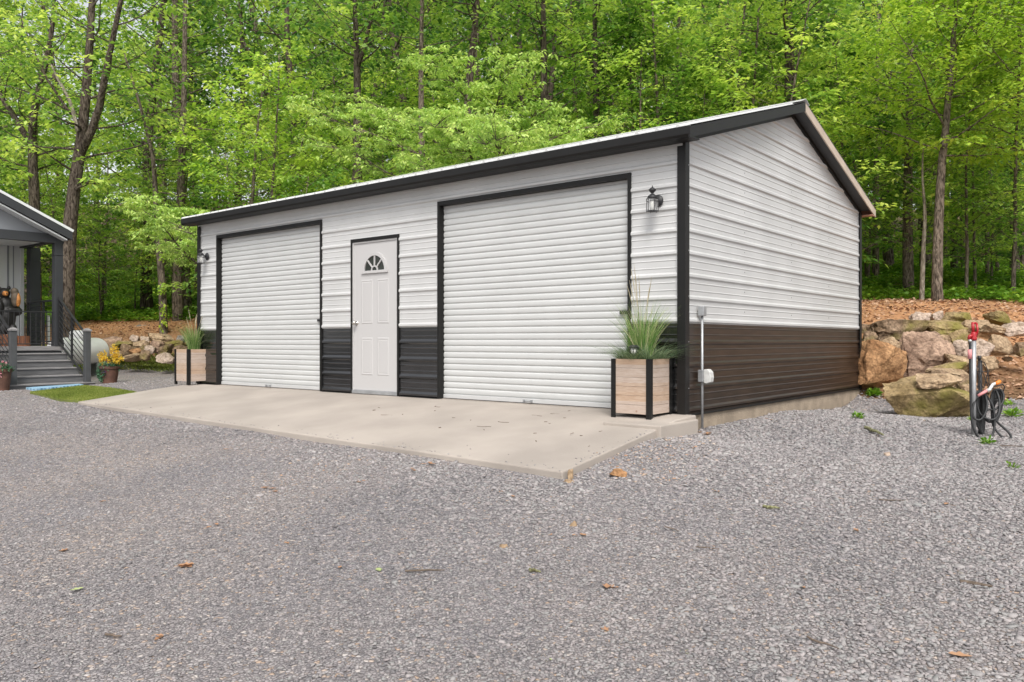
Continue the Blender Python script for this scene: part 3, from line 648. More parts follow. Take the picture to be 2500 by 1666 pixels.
# ------------------------------------------------------------------ wall lanterns
def lantern(x, label):
    r = thing('wall_lantern', label, 'wall lamp', (x, -.018, 2.17), 'black wall lanterns on the garage front'); c = Vector((x, -.018, 2.17))
    P_ = lambda a, b, z: (c.x+a, c.y+b, c.z+z)
    m = MB(); m.lathe([(.062, 0), (.062, .006), (.052, .014), (.045, .018), (.03, .026), (.012, .03)], tuple(c+Vector((0, 0, .0))), 24, RX); m.build('backplate', IRON, r, smooth=True)
    m = MB(); m.tube([P_(0, -.02, 0), P_(0, -.05, .005), P_(0, -.075, .03), P_(0, -.09, .05)], [.014, .011, .010, .012], 10); m.build('arm', IRON, r, smooth=True)
    lx, ly = 0., -.115
    m = MB(); m.lathe([(.050, .012), (.052, .022), (.044, .034), (.030, .048), (.014, .056), (.012, .062), (.024, .074), (.037, .092), (.038, .098), (.030, .108), (.014, .118), (.007, .124), (.006, .134), (.002, .142)], P_(lx, ly, 0), 24); m.build('top_finial', IRON, r, smooth=True)
    m = MB()
    for k in range(6):
        a = k*math.pi/3+.3; b = a+math.pi/3; p = lambda q, rr, z: P_(lx+rr*math.cos(q), ly+rr*math.sin(q), z)
        m.tube([p(a, .060, .012), p(a, .060, -.128)], .0035, 5)
        for z in (.008, -.022, -.118): m.tube([p(a, .060, z), p(b, .060, z)], .0028, 5)
    m.build('cage', IRON, r)
    m = MB()
    for k in range(6):
        a = k*math.pi/3+.3; b = a+math.pi/3
        m.quad(*[P_(lx+.056*math.cos(q), ly+.056*math.sin(q), z) for q, z in ((a, -.116), (b, -.116), (b, .005), (a, .005))])
    gm = MATS.get('clear_glass')
    if not gm:
        gm = bpy.data.materials.new('clear_glass'); gm.use_nodes = True; n = gm.node_tree; t = n.nodes.new('ShaderNodeBsdfTransparent'); mx = n.nodes.new('ShaderNodeMixShader'); mx.inputs[0].default_value = .18
        n.links.new(t.outputs[0], mx.inputs[1]); n.links.new(n.nodes['Principled BSDF'].outputs[0], mx.inputs[2]); n.nodes['Principled BSDF'].inputs['Roughness'].default_value = .05
        n.links.new(mx.outputs[0], n.nodes['Material Output'].inputs[0]); MATS['clear_glass'] = gm
    m.build('glass', gm, r)
    m = MB(); m.lathe([(.018, -.115), (.021, -.06), (.021, -.02), (.012, -.005)], P_(lx, ly, 0), 14); m.build('candle_tube', FROST, r, smooth=True)
    m = MB(); m.lathe([(.022, -.128), (.055, -.122), (.055, -.117), (.01, -.114)], P_(lx, ly, 0), 12); m.build('base_plate', IRON, r)
lantern(-.285, 'black wall lantern between the right roller door and the garage corner')
lantern(-8.89, 'black wall lantern at the far left end of the garage front')

# ------------------------------------------------------------------ conduit with boxes
ec = thing('electrical_conduit', 'grey electrical conduit with junction box and covered outlet on the garage side wall', 'conduit', (.06, .30, -.20))
gx = .052
m = MB(); m.tube([(gx, .30, -.24), (gx, .30, 1.0)], .0135, 12); m.build('pipe', GALV, ec, smooth=True)
m = MB(); m.box(gx-.03, gx+.032, .262, .338, .99, 1.09); m.build('junction_box', GALV, ec, bevel=.006)
m = MB(); m.box(gx+.0325, gx+.036, .29, .32, 1.03, 1.055); m.box(gx+.030, gx+.0345, .27, .33, .995, 1.085); m.build('box_cover', GALV, ec)
m = MB(); m.box(gx-.028, gx+.032, .255, .345, .31, .435); m.build('outlet_box', GALV, ec, bevel=.006)
m = MB(); m.prism([(.032, .30), (.06, .295), (.105, .31), (.112, .36), (.105, .415), (.075, .445), (.032, .44)], .262, .345, lambda a, b, d: (gx+a, d, b)); m.build('outlet_cover', CLEARP, ec, bevel=.008)
# ------------------------------------------------------------------ rocks
def rock(label, cat, u0, u1, v0, v1, d, mt, seed, thick=.8, flat=False, group=None, name='boulder', tilt=0., rough=1.):
    rng = random.Random(seed); c = Vector(at((u0+u1)/2, (v0+v1)/2, d)); w_ = (u1-u0)/F*d*1.08; h = (v1-v0)/F*d*1.08; dp = w_*thick
    bm = bmesh.new(); pts = []
    for i in range(17):
        p = Vector((rng.gauss(0, 1), rng.gauss(0, 1), rng.gauss(0, 1))).normalized()*rng.uniform(.86, 1.12)
        p = Vector([math.copysign(abs(q)**.75, q) for q in p]); pts.append(p)
    for p in pts: bm.verts.new(p)
    bmesh.ops.convex_hull(bm, input=bm.verts)
    bmesh.ops.delete(bm, geom=[v for v in bm.verts if not v.link_faces], context='VERTS')
    bmesh.ops.triangulate(bm, faces=bm.faces)
    bmesh.ops.subdivide_edges(bm, edges=bm.edges, cuts=2, use_grid_fill=True)
    bmesh.ops.triangulate(bm, faces=bm.faces)
    for _ in range(1): bmesh.ops.smooth_vert(bm, verts=bm.verts, factor=.16, use_axis_x=True, use_axis_y=True, use_axis_z=True)
    bmesh.ops.subdivide_edges(bm, edges=bm.edges, cuts=2, use_grid_fill=True)
    off = Vector((seed*3.1, seed*1.7, 0))
    for v in bm.verts:
        n1 = mnoise.fractal(v.co*1.3+off, 1., 2., 4)*.12*rough; n2 = mnoise.fractal(v.co*5+off, .8, 2.1, 4)*.055*rough
        lay = math.sin(v.co.z*9+2*mnoise.noise(v.co*1.1+off))*.02*rough
        v.co *= 1+n1+n2+lay
    ex = [max(abs(v.co[i]) for v in bm.verts) for i in range(3)]
    bmesh.ops.scale(bm, verts=bm.verts, vec=(w_/2/ex[0]*1.04, dp/2/ex[1], h/2/ex[2]*1.05))
    me = bpy.data.meshes.new(name); bm.to_mesh(me); bm.free(); me.materials.append(mt)
    o = bpy.data.objects.new(name, me); COL.objects.link(o); o.location = c; o.rotation_euler = (0, tilt, YAW)
    me.polygons.foreach_set('use_smooth', [True]*len(me.polygons))
    try: me.shade_auto_smooth if False else None
    except Exception: pass
    me.set_sharp_from_angle(angle=math.radians(24))
    return tag(o, label, cat, group)
RR = [
 ('large orange sandstone boulder against the rear corner of the garage', 2085,2203,836,955,12.8,'orange'),
 ('big rough pinkish-brown boulder in the middle of the right-hand rock bank', 2194,2316,813,936,13.0,'pink'),
 ('long smooth brown boulder lying across the top left of the rock bank', 2124,2256,781,842,13.7,'brown'),
 ('small brown block behind the garage corner, under the long smooth boulder', 2104,2138,809,841,13.3,'brown'),
 ('pointed tan rock wedged above the orange boulder', 2140,2195,825,864,12.9,'tan'),
 ('wide tan boulder with a shaded underside right of the long smooth boulder', 2250,2350,783,829,13.9,'mossy'),
 ('slanted tan slab behind the rough pinkish boulder', 2266,2338,816,868,13.6,'tan'),
 ('blocky yellowish rock left of the red hydrant head', 2320,2363,806,844,13.4,'mossy'),
 ('pale rounded rock on the top row above the wide tan boulder', 2225,2270,763,791,14.5,'pale'),
 ('pale pinkish rock on the top row, second from its left end', 2268,2302,760,786,14.6,'pale'),
 ('broad mossy yellow rock on the top row behind the hydrant', 2300,2376,760,799,14.4,'mossy'),
 ('rounded mossy boulder standing highest at the right end of the top row', 2408,2475,758,796,14.0,'mossy'),
 ('tan rock just above the red hydrant head', 2345,2411,776,811,13.8,'tan'),
 ('flat tan rock under the rounded mossy boulder', 2396,2450,793,818,13.4,'tan'),
 ('pale angular rock at the right edge of the rock bank', 2436,2520,788,824,13.5,'pale'),
 ('long brown rock with a square front right of the hydrant pipe', 2411,2480,819,869,12.8,'tan'),
 ('pale tan block directly behind the hydrant pipe', 2352,2419,829,878,12.6,'pale'),
 ('pinkish flat-faced rock left of the hydrant pipe', 2324,2363,832,875,13.0,'pale'),
 ('flat tan rock stacked low left of the hydrant pipe', 2303,2368,865,888,12.5,'tan'),
 ('flat yellow-tan slab, upper one above the mossy boulder', 2268,2368,884,914,12.2,'mossy'),
 ('flat tan slab, lower one above the mossy boulder', 2262,2358,900,930,11.9,'tan'),
 ('thick tan slab lying tilted on top of the mossy boulder', 2234,2342,912,957,10.5,'tan'),
 ('large low green-mossed boulder on the gravel at the foot of the bank', 2155,2353,914,1036,10.7,'mossy'),
 ('dark brown rock showing just above the tilted slab', 2276,2332,906,940,11.1,'brown'),
 ('small tan stone beside the right end of the mossy boulder', 2346,2371,938,968,10.9,'tan'),
 ('small brown stone between the orange boulder and the mossy boulder', 2188,2216,928,952,12.0,'brown'),
 ('small pale stone right of the black hose post', 2406,2440,886,912,12.2,'tan'),
 ('small flat stone behind the black hose post', 2388,2428,870,892,12.4,'tan'),
 ('brown stone at the right edge of the photo beside the long brown rock', 2476,2520,836,870,12.6,'brown'),
 ('little grey-brown stone between the two highest right-hand boulders', 2446,2482,780,806,14.2,'pink'),
 ('little heap-top stone by the garage edge above the small brown block', 2098,2124,792,815,13.8,'brown'),
 ('brown block behind the hydrant hose beside the mossy boulder', 2334,2374,914,956,11.5,'brown')]
for i, (lb, u0, u1, v0, v1, d, k) in enumerate(RR):
    rock(lb, 'rock', u0, u1, v0, v1, d, RK[k], 11+i*3, thick=.9 if (v1-v0) > 45 else .8, tilt=[0, .08, -.06, .12, -.1][i % 5] if i != 22 else 0, rough=1.5 if k == 'pink' else 1.)
rng = random.Random(77)
for i in range(46):   # infill seen only in the gaps
    u = rng.uniform(2110, 2520); d = rng.uniform(12.4, 15.0); v = 835+(d-13.8)*-38+rng.uniform(-5, 40); s = rng.uniform(11, 26)
    kc = rng.choice(['tan', 'tan', 'orange', 'pale', 'brown'])
    nr = min(((2150, 893, 'large orange boulder'), (2255, 873, 'rough pinkish boulder'), (2190, 811, 'long smooth boulder'), (2300, 806, 'wide tan boulder'), (2300, 842, 'slanted tan slab'), (2338, 780, 'broad mossy top rock'), (2440, 777, 'rounded mossy boulder'),
              (2378, 795, 'red hydrant head'), (2445, 845, 'long brown rock'), (2385, 853, 'grey hydrant pipe'), (2340, 905, 'stacked flat slabs'), (2425, 900, 'black hose post'), (2248, 775, 'pale top-row rocks'), (2480, 806, 'pale angular rock'), (2500, 860, 'right photo edge')), key=lambda q: (q[0]-u)**2+(q[1]-v)**2)
    rock('small %s filler stone %s the %s' % (kc if kc != 'pale' else 'pale grey', ('just left of' if u < nr[0]-14 else 'just right of' if u > nr[0]+14 else 'just above' if v < nr[1] else 'just below'), nr[2]), 'rock', u-s, u+s, v-s*.6, v+s*.6, d+.30, RK[kc], 300+i, group='filler stones in the rock bank')
LR = [  # left bank
 ('orange-tan block at the left end of the left bank beside the tank', 228,268,832,852,21.4,'orange'),
 ('tan rock under the flat pink rock in the left bank', 252,292,846,864,21.2,'tan'),
 ('small orange rock in the middle of the left bank above the brown slab', 318,346,852,868,20.9,'orange'),
 ('small pale rock wedged right of centre in the left bank', 356,380,846,862,20.8,'pale'),
 ('tan wedge-shaped rock at the foot of the left bank behind the yellow flowers', 262,300,858,874,20.8,'tan'),
 ('flat pink rock at the left end of the left rock bank', 240,300,824,844,21.6,'pink'),
 ('rounded pink rock on the top of the left rock bank', 319,342,820,835,22.,'pale'),
 ('pale pink block right of the rounded pink rock in the left bank', 343,366,821,835,22.,'pale'),
 ('long flat tan rock along the top right of the left bank', 358,423,818,836,21.8,'tan'),
 ('yellow mossy rock on the left half of the left bank', 272,322,835,855,21.3,'mossy'),
 ('tan rock in the middle of the left bank, under the pink block', 325,366,833,846,21.5,'tan'),
 ('pinkish flat rock behind the yellow flower pot', 236,279,838,856,21.3,'pink'),
 ('tan brown rock low in the middle of the left bank', 293,338,843,869,20.9,'tan'),
 ('brown upright rock at the centre of the left bank', 335,366,838,864,21.0,'brown'),
 ('brown rock right of centre in the left bank', 363,398,836,860,21.0,'pink'),
 ('rounded brown rock just left of the left planter', 389,430,846,868,20.7,'brown'),
 ('slanted brown slab at the foot of the left bank', 343,366,858,877,20.5,'brown'),
 ('flat tan slab at the foot of the left bank', 303,346,865,879,20.5,'tan'),
 ('pale yellow rock at the foot of the left bank beside the planter', 382,426,865,886,20.3,'pale'),
 ('small brown rock beside the white tank in the left bank', 236,274,852,866,21.0,'brown'),
 ('dark grey rock at the right end of the left bank behind the planter grass', 430,452,822,840,21.8,'grey'),
 ('mossy rock under the long flat tan rock', 405,452,832,848,21.4,'mossy'),
 ('pale grey stone lying farther back among the green undergrowth', 336,366,797,812,25.5,'grey'),
 ('tan grey stone lying farther back beside the pale grey stone', 364,394,799,813,25.8,'tan'),
 ('dull brown rock hidden partly by the left planter', 425,470,848,872,20.6,'brown')]
for i, (lb, u0, u1, v0, v1, d, k) in enumerate(LR):
    rock(lb, 'rock', u0, u1, v0-3, v1+3, d-1.0, RK[k], 401+i*7, thick=1., tilt=[.15, -.12, .06, -.2][i % 4])

# ------------------------------------------------------------------ yard hydrant, hose stand, hose
hb = at(2377, 1062, 8.37)
yh = thing('yard_hydrant', 'grey yard hydrant pipe with a red head standing in the gravel', 'hydrant', tuple(hb))
hz = lambda v: float(at(0, v, 8.37)[2])
m = MB(); m.tube([(hb[0], hb[1], g1(hb[0], hb[1])-.05), (hb[0], hb[1], hz(831))], .024, 16); m.build('pipe', GALV, yh, smooth=True)
rr_ = Vector(R_); fw_ = Vector(FW)
Q = lambda a, f, v: Vector(hb)*Vector((1, 1, 0))+rr_*a+fw_*f+Vector((0, 0, hz(v))) if False else Vector((hb[0], hb[1], 0))+rr_*a+fw_*f+Vector((0, 0, hz(v)))
m = MB(); m.lathe([(.030, hz(831)), (.032, hz(826)), (.026, hz(822)), (.030, hz(814)), (.022, hz(810))], (hb[0], hb[1], 0), 14)
m.tube([Q(0, 0, 818), Q(-.05, -.01, 821), Q(-.058, -.01, 829)], [.02, .017, .014], 10)
m.tube([Q(-.005, 0, 812), Q(-.010, 0, 788)], [.017, .015], 8); m.build('head', RED, yh, smooth=True)
m = MB(); m.tube([Q(.026, 0, 822), Q(.036, -.01, 806), Q(.030, 0, 789)], [.013, .011, .012], 8); m.tube([Q(-.02, 0, 789), Q(.03, 0, 789)], .012, 8); m.build('lever', RED, yh, smooth=True)
sb = at(2393, 1066, 8.5)
hs_ = thing('hose_stand', 'black metal hose post with a wire hanger behind the grey hydrant pipe', 'hose stand', tuple(sb))
H3 = lambda u, v, d=8.45: tuple(at(u, v, d))
m = MB(); m.tube([H3(2393, 1075, 8.5), H3(2393, 880, 8.5)], .019, 10); m.tube([H3(2391, 880, 8.5), H3(2391, 868, 8.5)], [.014, .020], 10); m.build('post', IRON, hs_, smooth=True)
m = MB()
for (ua, ub) in ((2384, 2400), (2398, 2386), (2398, 2414), (2412, 2402), (2412, 2416), (2384, 2381)):
    m.tube([H3(2396, 882, 8.42), H3((ua+2396)/2, 886, 8.42), H3(ua, 905, 8.4), H3(ub, 948, 8.4)], .0045, 5)
m.tube([H3(2381, 905, 8.42), H3(2396, 908, 8.36), H3(2416, 905, 8.42)], .004, 5)
for k in range(6):
    m.tube([H3(2420+k*5, 950-k*1.2, 8.4), H3(2412+k*7, 968-k*4, 8.35)], .003, 5)
m.tube([H3(2405, 962, 8.4), H3(2425, 945, 8.36), H3(2448, 938, 8.4), H3(2453, 944, 8.4), H3(2447, 962, 8.42)], .006, 6)
m.build('wire_hanger', IRON, hs_)
def crom(P, n=8):
    P = [Vector(p) for p in P]; P = [P[0]*2-P[1]]+P+[P[-1]*2-P[-2]]; out = []
    for i in range(1, len(P)-2):
        for k in range(n):
            t = k/n; a, b, c, d = P[i-1:i+3]
            out.append(.5*((2*b)+(c-a)*t+(2*a-5*b+4*c-d)*t*t+(3*b-a-3*c+d)*t**3))
    return out+[P[-2]]
hose = [(2368,835,8.34),(2368,870,8.34),(2369,920,8.33),(2370,975,8.32),(2373,1030,8.3),(2385,1062,8.28),(2402,1072,8.28),(2420,1066,8.3),(2428,1040,8.32),(2426,1000,8.35),(2415,975,8.38),(2400,962,8.38),(2382,975,8.36),(2374,1000,8.34),(2378,1020,8.32),(2392,1025,8.3),(2405,1010,8.3),(2410,985,8.32),(2404,962,8.36),(2395,955,8.4),(2386,975,8.38),(2390,1005,8.36),(2405,1020,8.34),(2425,1024,8.32),(2438,1010,8.32),(2440,980,8.36),(2432,955,8.4),(2422,960,8.42),(2420,990,8.4),(2428,1018,8.38),(2415,1030,8.36),(2402,1015,8.36),(2412,1000,8.36),(2428,1000,8.36),(2446,985,8.38),(2450,965,8.4),(2440,950,8.42),(2425,962,8.42),(2422,1000,8.4),(2424,1035,8.36),(2440,1060,8.3),(2458,1072,8.25),(2468,1068,8.25),(2462,1055,8.3),(2440,1035,8.34),(2425,1020,8.36)]
hg = thing('garden_hose', 'black garden hose looped beside the grey hydrant pipe', 'hose', H3(2400, 1060, 8.35))
m = MB(); m.tube(crom([H3(*p) for p in hose]), .0118, 8); m.build('hose_tube', RUBBER, hg, smooth=True)
m = MB()
for k in range(5):
    m.tube(crom([H3(2378+k*3, 968, 8.40+.015*k), H3(2386+k*4, 955, 8.42), H3(2398+k*2, 972, 8.44), H3(2399+k, 1020+k*4, 8.44), H3(2390+k*2, 1045+k*4, 8.42), H3(2380+k*2, 1010, 8.42), H3(2378+k*3, 968, 8.40+.015*k)]), .0112, 7)
    m.tube(crom([H3(2424+k*3, 975, 8.44+.012*k), H3(2430+k*3, 952, 8.46), H3(2444+k, 965, 8.47), H3(2440+k, 1000, 8.47), H3(2428+k, 1015+k*3, 8.46), H3(2422+k, 995, 8.46), H3(2424+k*3, 975, 8.44)]), .0112, 7)
m.build('hose_coil', RUBBER, hg, smooth=True)
m = MB(); m.tube([H3(2367.5, 853, 8.34), H3(2368, 876, 8.34)], .021, 10); m.build('sleeve', PINK, hg, smooth=True)
m = MB(); m.tube([H3(2368.5, 829, 8.34), H3(2368.5, 836, 8.34)], .018, 10); m.build('coupling', CHROME, hg, smooth=True)
m = MB(); m.tube([H3(2388, 966, 8.3), H3(2410, 953, 8.3)], [.014, .016], 10); m.build('wand_grip', PINK, hg, smooth=True)
m = MB(); m.tube([H3(2409, 954, 8.3), H3(2416, 951, 8.3), H3(2424, 938, 8.3), H3(2436, 934, 8.3)], [.018, .017, .015, .014], 10); m.build('nozzle', CLEARP, hg, smooth=True)
m = MB(); m.tube([H3(2430, 938, 8.3), H3(2436, 934, 8.3), H3(2442, 930, 8.3)], [.018, .022, .016], 10); m.build('nozzle_head', ORANGE, hg, smooth=True)

# ------------------------------------------------------------------ house with porch, steps
hx = -14.75
ho = thing('porch_house', 'grey and white house porch with a gable roof at the left edge of the photo', 'house', (hx, 0, -.15))
m = MB(); m.box(-26, hx, -9, .03, .53, .62); m.build('porch_deck', TREAD, ho, bevel=.004)
m = MB(); m.box(-26, hx-.03, -9, .0, -.4, .525); m.build('skirt', CHARP, ho)
m = MB(); m.box(-26, -17.0, -9, .04, .62, 3.0); m.build('wall', HWHITE, ho)
m = MB()
for k in range(12):
    y = -.30-k*.30; m.box(-17.0, -16.975, y, y+.035, .62, 2.98)
    m.box(-17.0, -16.985, y+.12, y+.14, .62, 2.98)
m.build('batten', HGREY, ho)
m = MB(); m.box(-17.0, -16.965, -.025, .045, .62, 2.98); m.build('corner_trim', HWHITE, ho)
def post(x, y, s, z0, z1, nm='porch_post'):
    m = MB(); m.box(x-s/2, x+s/2, y-s/2, y+s/2, z0, z1); m.box(x-s/2-.012, x+s/2+.012, y-s/2-.012, y+s/2+.012, z0, z0+.14); m.box(x-s/2-.012, x+s/2+.012, y-s/2-.012, y+s/2+.012, z1-.32, z1-.30); return m.build(nm, CHARP, ho, bevel=.005)
post(hx-.09, -.058, .165, .62, 2.9); post(-16.7, .15, .22, .62, 2.9); post(hx-.09, -1.75, .165, .62, 2.9)
m = MB(); m.box(hx-.17, hx-.01, -9, .04, 2.84, 3.03); m.build('beam', CHARP, ho)
m = MB(); m.box(-17., hx-.171, -.04, .1, 2.90, 3.03); m.build('beam', CHARP, ho)
m = MB(); m.box(-16.96, hx-.18, -9, -.045, 2.935, 2.95); m.build('porch_ceiling', HWHITE, ho)
m = MB(); yr, zr_ = -4.6, 3.03+.0; m.prism([(-.1, 3.031), (-4.6, 3.031), (-4.6, 5.0), (-.35, 3.08)], hx-.12, hx-.09, lambda a, b, d: (d, a, b)); m.build('gable_panel', HGREY, ho)
sl_ = .472; ytip, ztip = .12, 3.075
rt = lambda y: ztip+(ytip-y)*sl_
m = MB(); m.prism([(ytip, rt(ytip)+.0), (-4.6, rt(-4.6)), (-9.5, rt(.3)), (-9.5, rt(.3)+.05), (-4.6, rt(-4.6)+.05), (ytip+.02, rt(ytip)+.05)], -26, hx+.26, lambda a, b, d: (d, a, b)); m.build('roof', HWHITE, ho)
m = MB(); m.prism([(ytip-.01, rt(ytip)-.001), (-4.6, rt(-4.6)-.001), (-4.6, rt(-4.6)-.20), (ytip-.01, rt(ytip)-.17)], hx+.21, hx+.25, lambda a, b, d: (d, a, b)); m.build('rake_trim', CHARP, ho)
m = MB(); m.prism([(.02, rt(.02)-.20), (-4.6, rt(-4.6)-.20), (-4.6, rt(-4.6)-.23), (.02, rt(.02)-.23)], hx-.085, hx+.209, lambda a, b, d: (d, a, b)); m.build('soffit', HWHITE, ho)
m = MB(); m.box(-26, hx+.205, ytip-.05, ytip-.01, ztip-.16, ztip-.005); m.build('fascia', CHARP, ho)
# steps
st = thing('porch_steps', 'grey composite steps with five risers leading up to the porch', 'steps', (-13.3, -.75, -.2))
for k in range(5):
    z = -.105+.146*k; xf = -13.27-.292*k; ym = -1.44 if k else -1.52; yM = .0 if k else .06
    m = MB(); m.box(xf-.30, xf, ym, yM, z-.028, z); m.build('tread', TREAD, st, bevel=.005)
    m = MB(); m.box(xf-.30, xf-.022, ym+.01, yM-.01, z-.028-(.12 if k else .14), z-.0285); m.build('riser', RISER, st)
# stair newels and rails
def newel(y, lab):
    nw = thing('newel_post', lab, 'post', (-13.36, y, -.105))
    m = MB(); m.box(-13.36-.055, -13.36+.055, y-.055, y+.055, -.105, .93); m.build('shaft', CHAR, nw, bevel=.004)
    m = MB(); m.box(-13.36-.07, -13.36+.07, y-.07, y+.07, .93, .96); m.lathe([(.09, .96), (.05, .985), (.01, .995)], (-13.36, y, 0), 4, Matrix.Rotation(math.pi/4, 3, 'Z')); m.build('cap', TREAD, nw)
    return nw
newel(-.075, 'square charcoal newel post at the right foot of the porch steps'); newel(-1.44, 'square charcoal newel post at the left foot of the porch steps')
def stair_rail(y, lab):
    r = thing('stair_railing', lab, 'railing', (-13.4, y, -.1))
    x0, z0, x1, z1 = -13.43, .02, hx+.02, .68
    m = MB(); m.tube([(x0, y, z0+.86), (x1, y, z1+.98)], .026, 6); m.tube([(x0, y, z0-.02), (x1, y, z1+.03)], .024, 6); m.build('rail', IRON, r)
    m = MB(); xm = (x0+x1)/2; zm = (z0+z1)/2; m.box(xm-.018, xm+.018, y-.018, y+.018, zm-.02, zm+.92); m.build('baluster', IRON, r); m = MB(); m.box(x1-.01, x1+.03, y-.02, y+.02, z1, z1+.98); m.build('baluster', IRON, r)
    for k in range(1, 8):
        t = k/8; m = MB(); m.tube([(x0, y, z0+.86*t), (x1, y, z1+.03+.95*t)], .0085, 5); m.build('cable', IRON, r)
    return r
stair_rail(-.075, 'black cable stair railing on the right of the porch steps'); stair_rail(-1.44, 'black cable stair railing on the left of the porch steps')
pg = thing('porch_gate', 'low black gate with thin vertical bars across the top of the porch steps', 'gate', (hx-.1, -.75, .62))
m = MB(); m.tube([(hx-.12, -.15, 1.35), (hx-.12, -1.67, 1.35)], .012, 6); m.tube([(hx-.12, -.15, .67), (hx-.12, -1.67, .67)], .012, 6); m.build('frame', IRON, pg)
for k in range(15):
    y = -.16-k*.105; m = MB(); m.tube([(hx-.12, y, .67), (hx-.12, y, 1.35)], .0075, 5); m.build('bar', IRON, pg)
sr = thing('porch_railing', 'black horizontal cable railing on the garage side of the porch', 'railing', (-15.6, 0, .62))
m = MB(); m.tube([(hx-.2, -.02, 1.62), (-16.55, -.02, 1.62)], .024, 6); m.tube([(hx-.2, -.02, .72), (-16.55, -.02, .72)], .02, 6); m.build('rail', IRON, sr)
m = MB(); m.box(-15.70, -15.66, -.04, .0, .62, 1.62); m.build('baluster', IRON, sr); m = MB(); m.box(-16.58, -16.54, -.04, .0, .62, 1.62); m.build('baluster', IRON, sr)
for k in range(1, 8):
    m = MB(); m.tube([(hx-.2, -.02, .72+.9*k/8), (-16.55, -.02, .72+.9*k/8)], .006, 5); m.build('cable', IRON, sr)

# carved bear
def blob(name, ells, mt, parent, vox=.018):
    bm = bmesh.new()
    for c, r in ells:
        g = bmesh.ops.create_icosphere(bm, subdivisions=3, radius=1)['verts']
        for v in g: v.co = Vector((v.co.x*r[0]+c[0], v.co.y*r[1]+c[1], v.co.z*r[2]+c[2]))-parent_loc(parent)
    me = bpy.data.meshes.new(name); bm.to_mesh(me); bm.free(); o = bpy.data.objects.new(name, me); COL.objects.link(o); me.materials.append(mt); o.parent = parent
    md = o.modifiers.new('remesh', 'REMESH'); md.mode = 'VOXEL'; md.voxel_size = vox; md.use_smooth_shade = True
    return o
bx, by, bz = -15.45, -.83, .62
br = thing('bear_statue', 'carved black wooden bear statue with orange muzzle on a log stump on the porch', 'statue', (bx, by, bz))
m = MB(); m.lathe([(.22, bz), (.21, bz+.1), (.20, bz+.24), (.19, bz+.25)], (bx, by, 0), 18); m.build('stump', STUMP, br)
m = MB(); m.lathe([(.13, bz), (.12, bz+.1), (.125, bz+.22)], (bx+.25, by+.24, 0), 14); m.build('stump', STUMP, br)
z0 = bz+.25
blob('body', [((bx, by-.02, z0+.36), (.17, .19, .30)), ((bx, by-.02, z0+.62), (.14, .16, .20)), ((bx+.02, by-.06, z0+.88), (.12, .115, .115)),
     ((bx, by-.15, z0+.99), (.03, .035, .04)), ((bx, by+.04, z0+1.0), (.035, .04, .045)), ((bx+.08, by+.17, z0+.50), (.10, .10, .10)), ((bx+.12, by+.05, z0+.52), (.07, .16, .06)),
     ((bx+.03, by+.16, z0+.64), (.09, .07, .16)), ((bx+.05, by-.10, z0+.10), (.13, .09, .15)), ((bx+.05, by+.08, z0+.10), (.13, .09, .15)), ((bx+.1, by-.17, z0+.55), (.07, .07, .17))], BEARB, br)
blob('muzzle', [((bx+.11, by-.07, z0+.87), (.06, .062, .06)), ((bx+.15, by-.07, z0+.85), (.05, .04, .04))], BEARO, br, .012)
m = MB(); m.lathe([(.016, 0), (.012, .01), (.003, .014)], (bx+.19, by-.07, z0+.86), 8, Matrix.Rotation(math.pi/2, 3, 'Y')); m.build('nose', BEARB, br)
blob('cub_back', [((bx+.12, by+.12, z0+.78), (.09, .085, .2)), ((bx+.12, by+.10, z0+.92), (.08, .075, .08))], BEARG, br, .014)
blob('cub_belly', [((bx+.175, by+.155, z0+.74), (.055, .05, .15))], BEARO, br, .014)
m = MB(); 
# mat and turf
gm_ = g1(-12.9, -1.0)
def plaid():
    m = bpy.data.materials.new('blue_plaid'); m.use_nodes = True; n = m.node_tree; b = n.nodes['Principled BSDF']; b.inputs['Roughness'].default_value = .95
    tc = n.nodes.new('ShaderNodeTexCoord'); outs = []
    for ax in 'XY':
        wv = n.nodes.new('ShaderNodeTexWave'); wv.bands_direction = ax; wv.inputs['Scale'].default_value = 4.2; n.links.new(tc.outputs['Object'], wv.inputs['Vector'])
        r = n.nodes.new('ShaderNodeValToRGB'); r.color_ramp.interpolation = 'CONSTANT'; r.color_ramp.elements[0].color = (.06, .20, .36, 1); r.color_ramp.elements[1].color = (.42, .60, .72, 1); r.color_ramp.elements[1].position = .5
        n.links.new(wv.outputs['Fac'], r.inputs[0]); outs.append(r)
    x = n.nodes.new('ShaderNodeMix'); x.data_type = 'RGBA'; x.inputs[0].default_value = .5; n.links.new(outs[0].outputs[0], x.inputs[6]); n.links.new(outs[1].outputs[0], x.inputs[7]); n.links.new(x.outputs[2], b.inputs['Base Color'])
    return m
MATP = [(-12.20, -1.50), (-12.52, -.50), (-13.20, -.30), (-13.12, -1.30)]
m = MB(); za = [g1(x, y)+.042 for x, y in MATP]
m.add([(x, y, z) for (x, y), z in zip(MATP, za)]+[(x, y, z-.05) for (x, y), z in zip(MATP, za)], [(0,1,2,3), (0,4,5,1), (1,5,6,2), (2,6,7,3), (3,7,4,0)])
tag(m.build('door_mat', plaid(), None, origin=(-12.7, -.9, za[0])), 'blue and white checked door mat at the foot of the porch steps', 'mat')
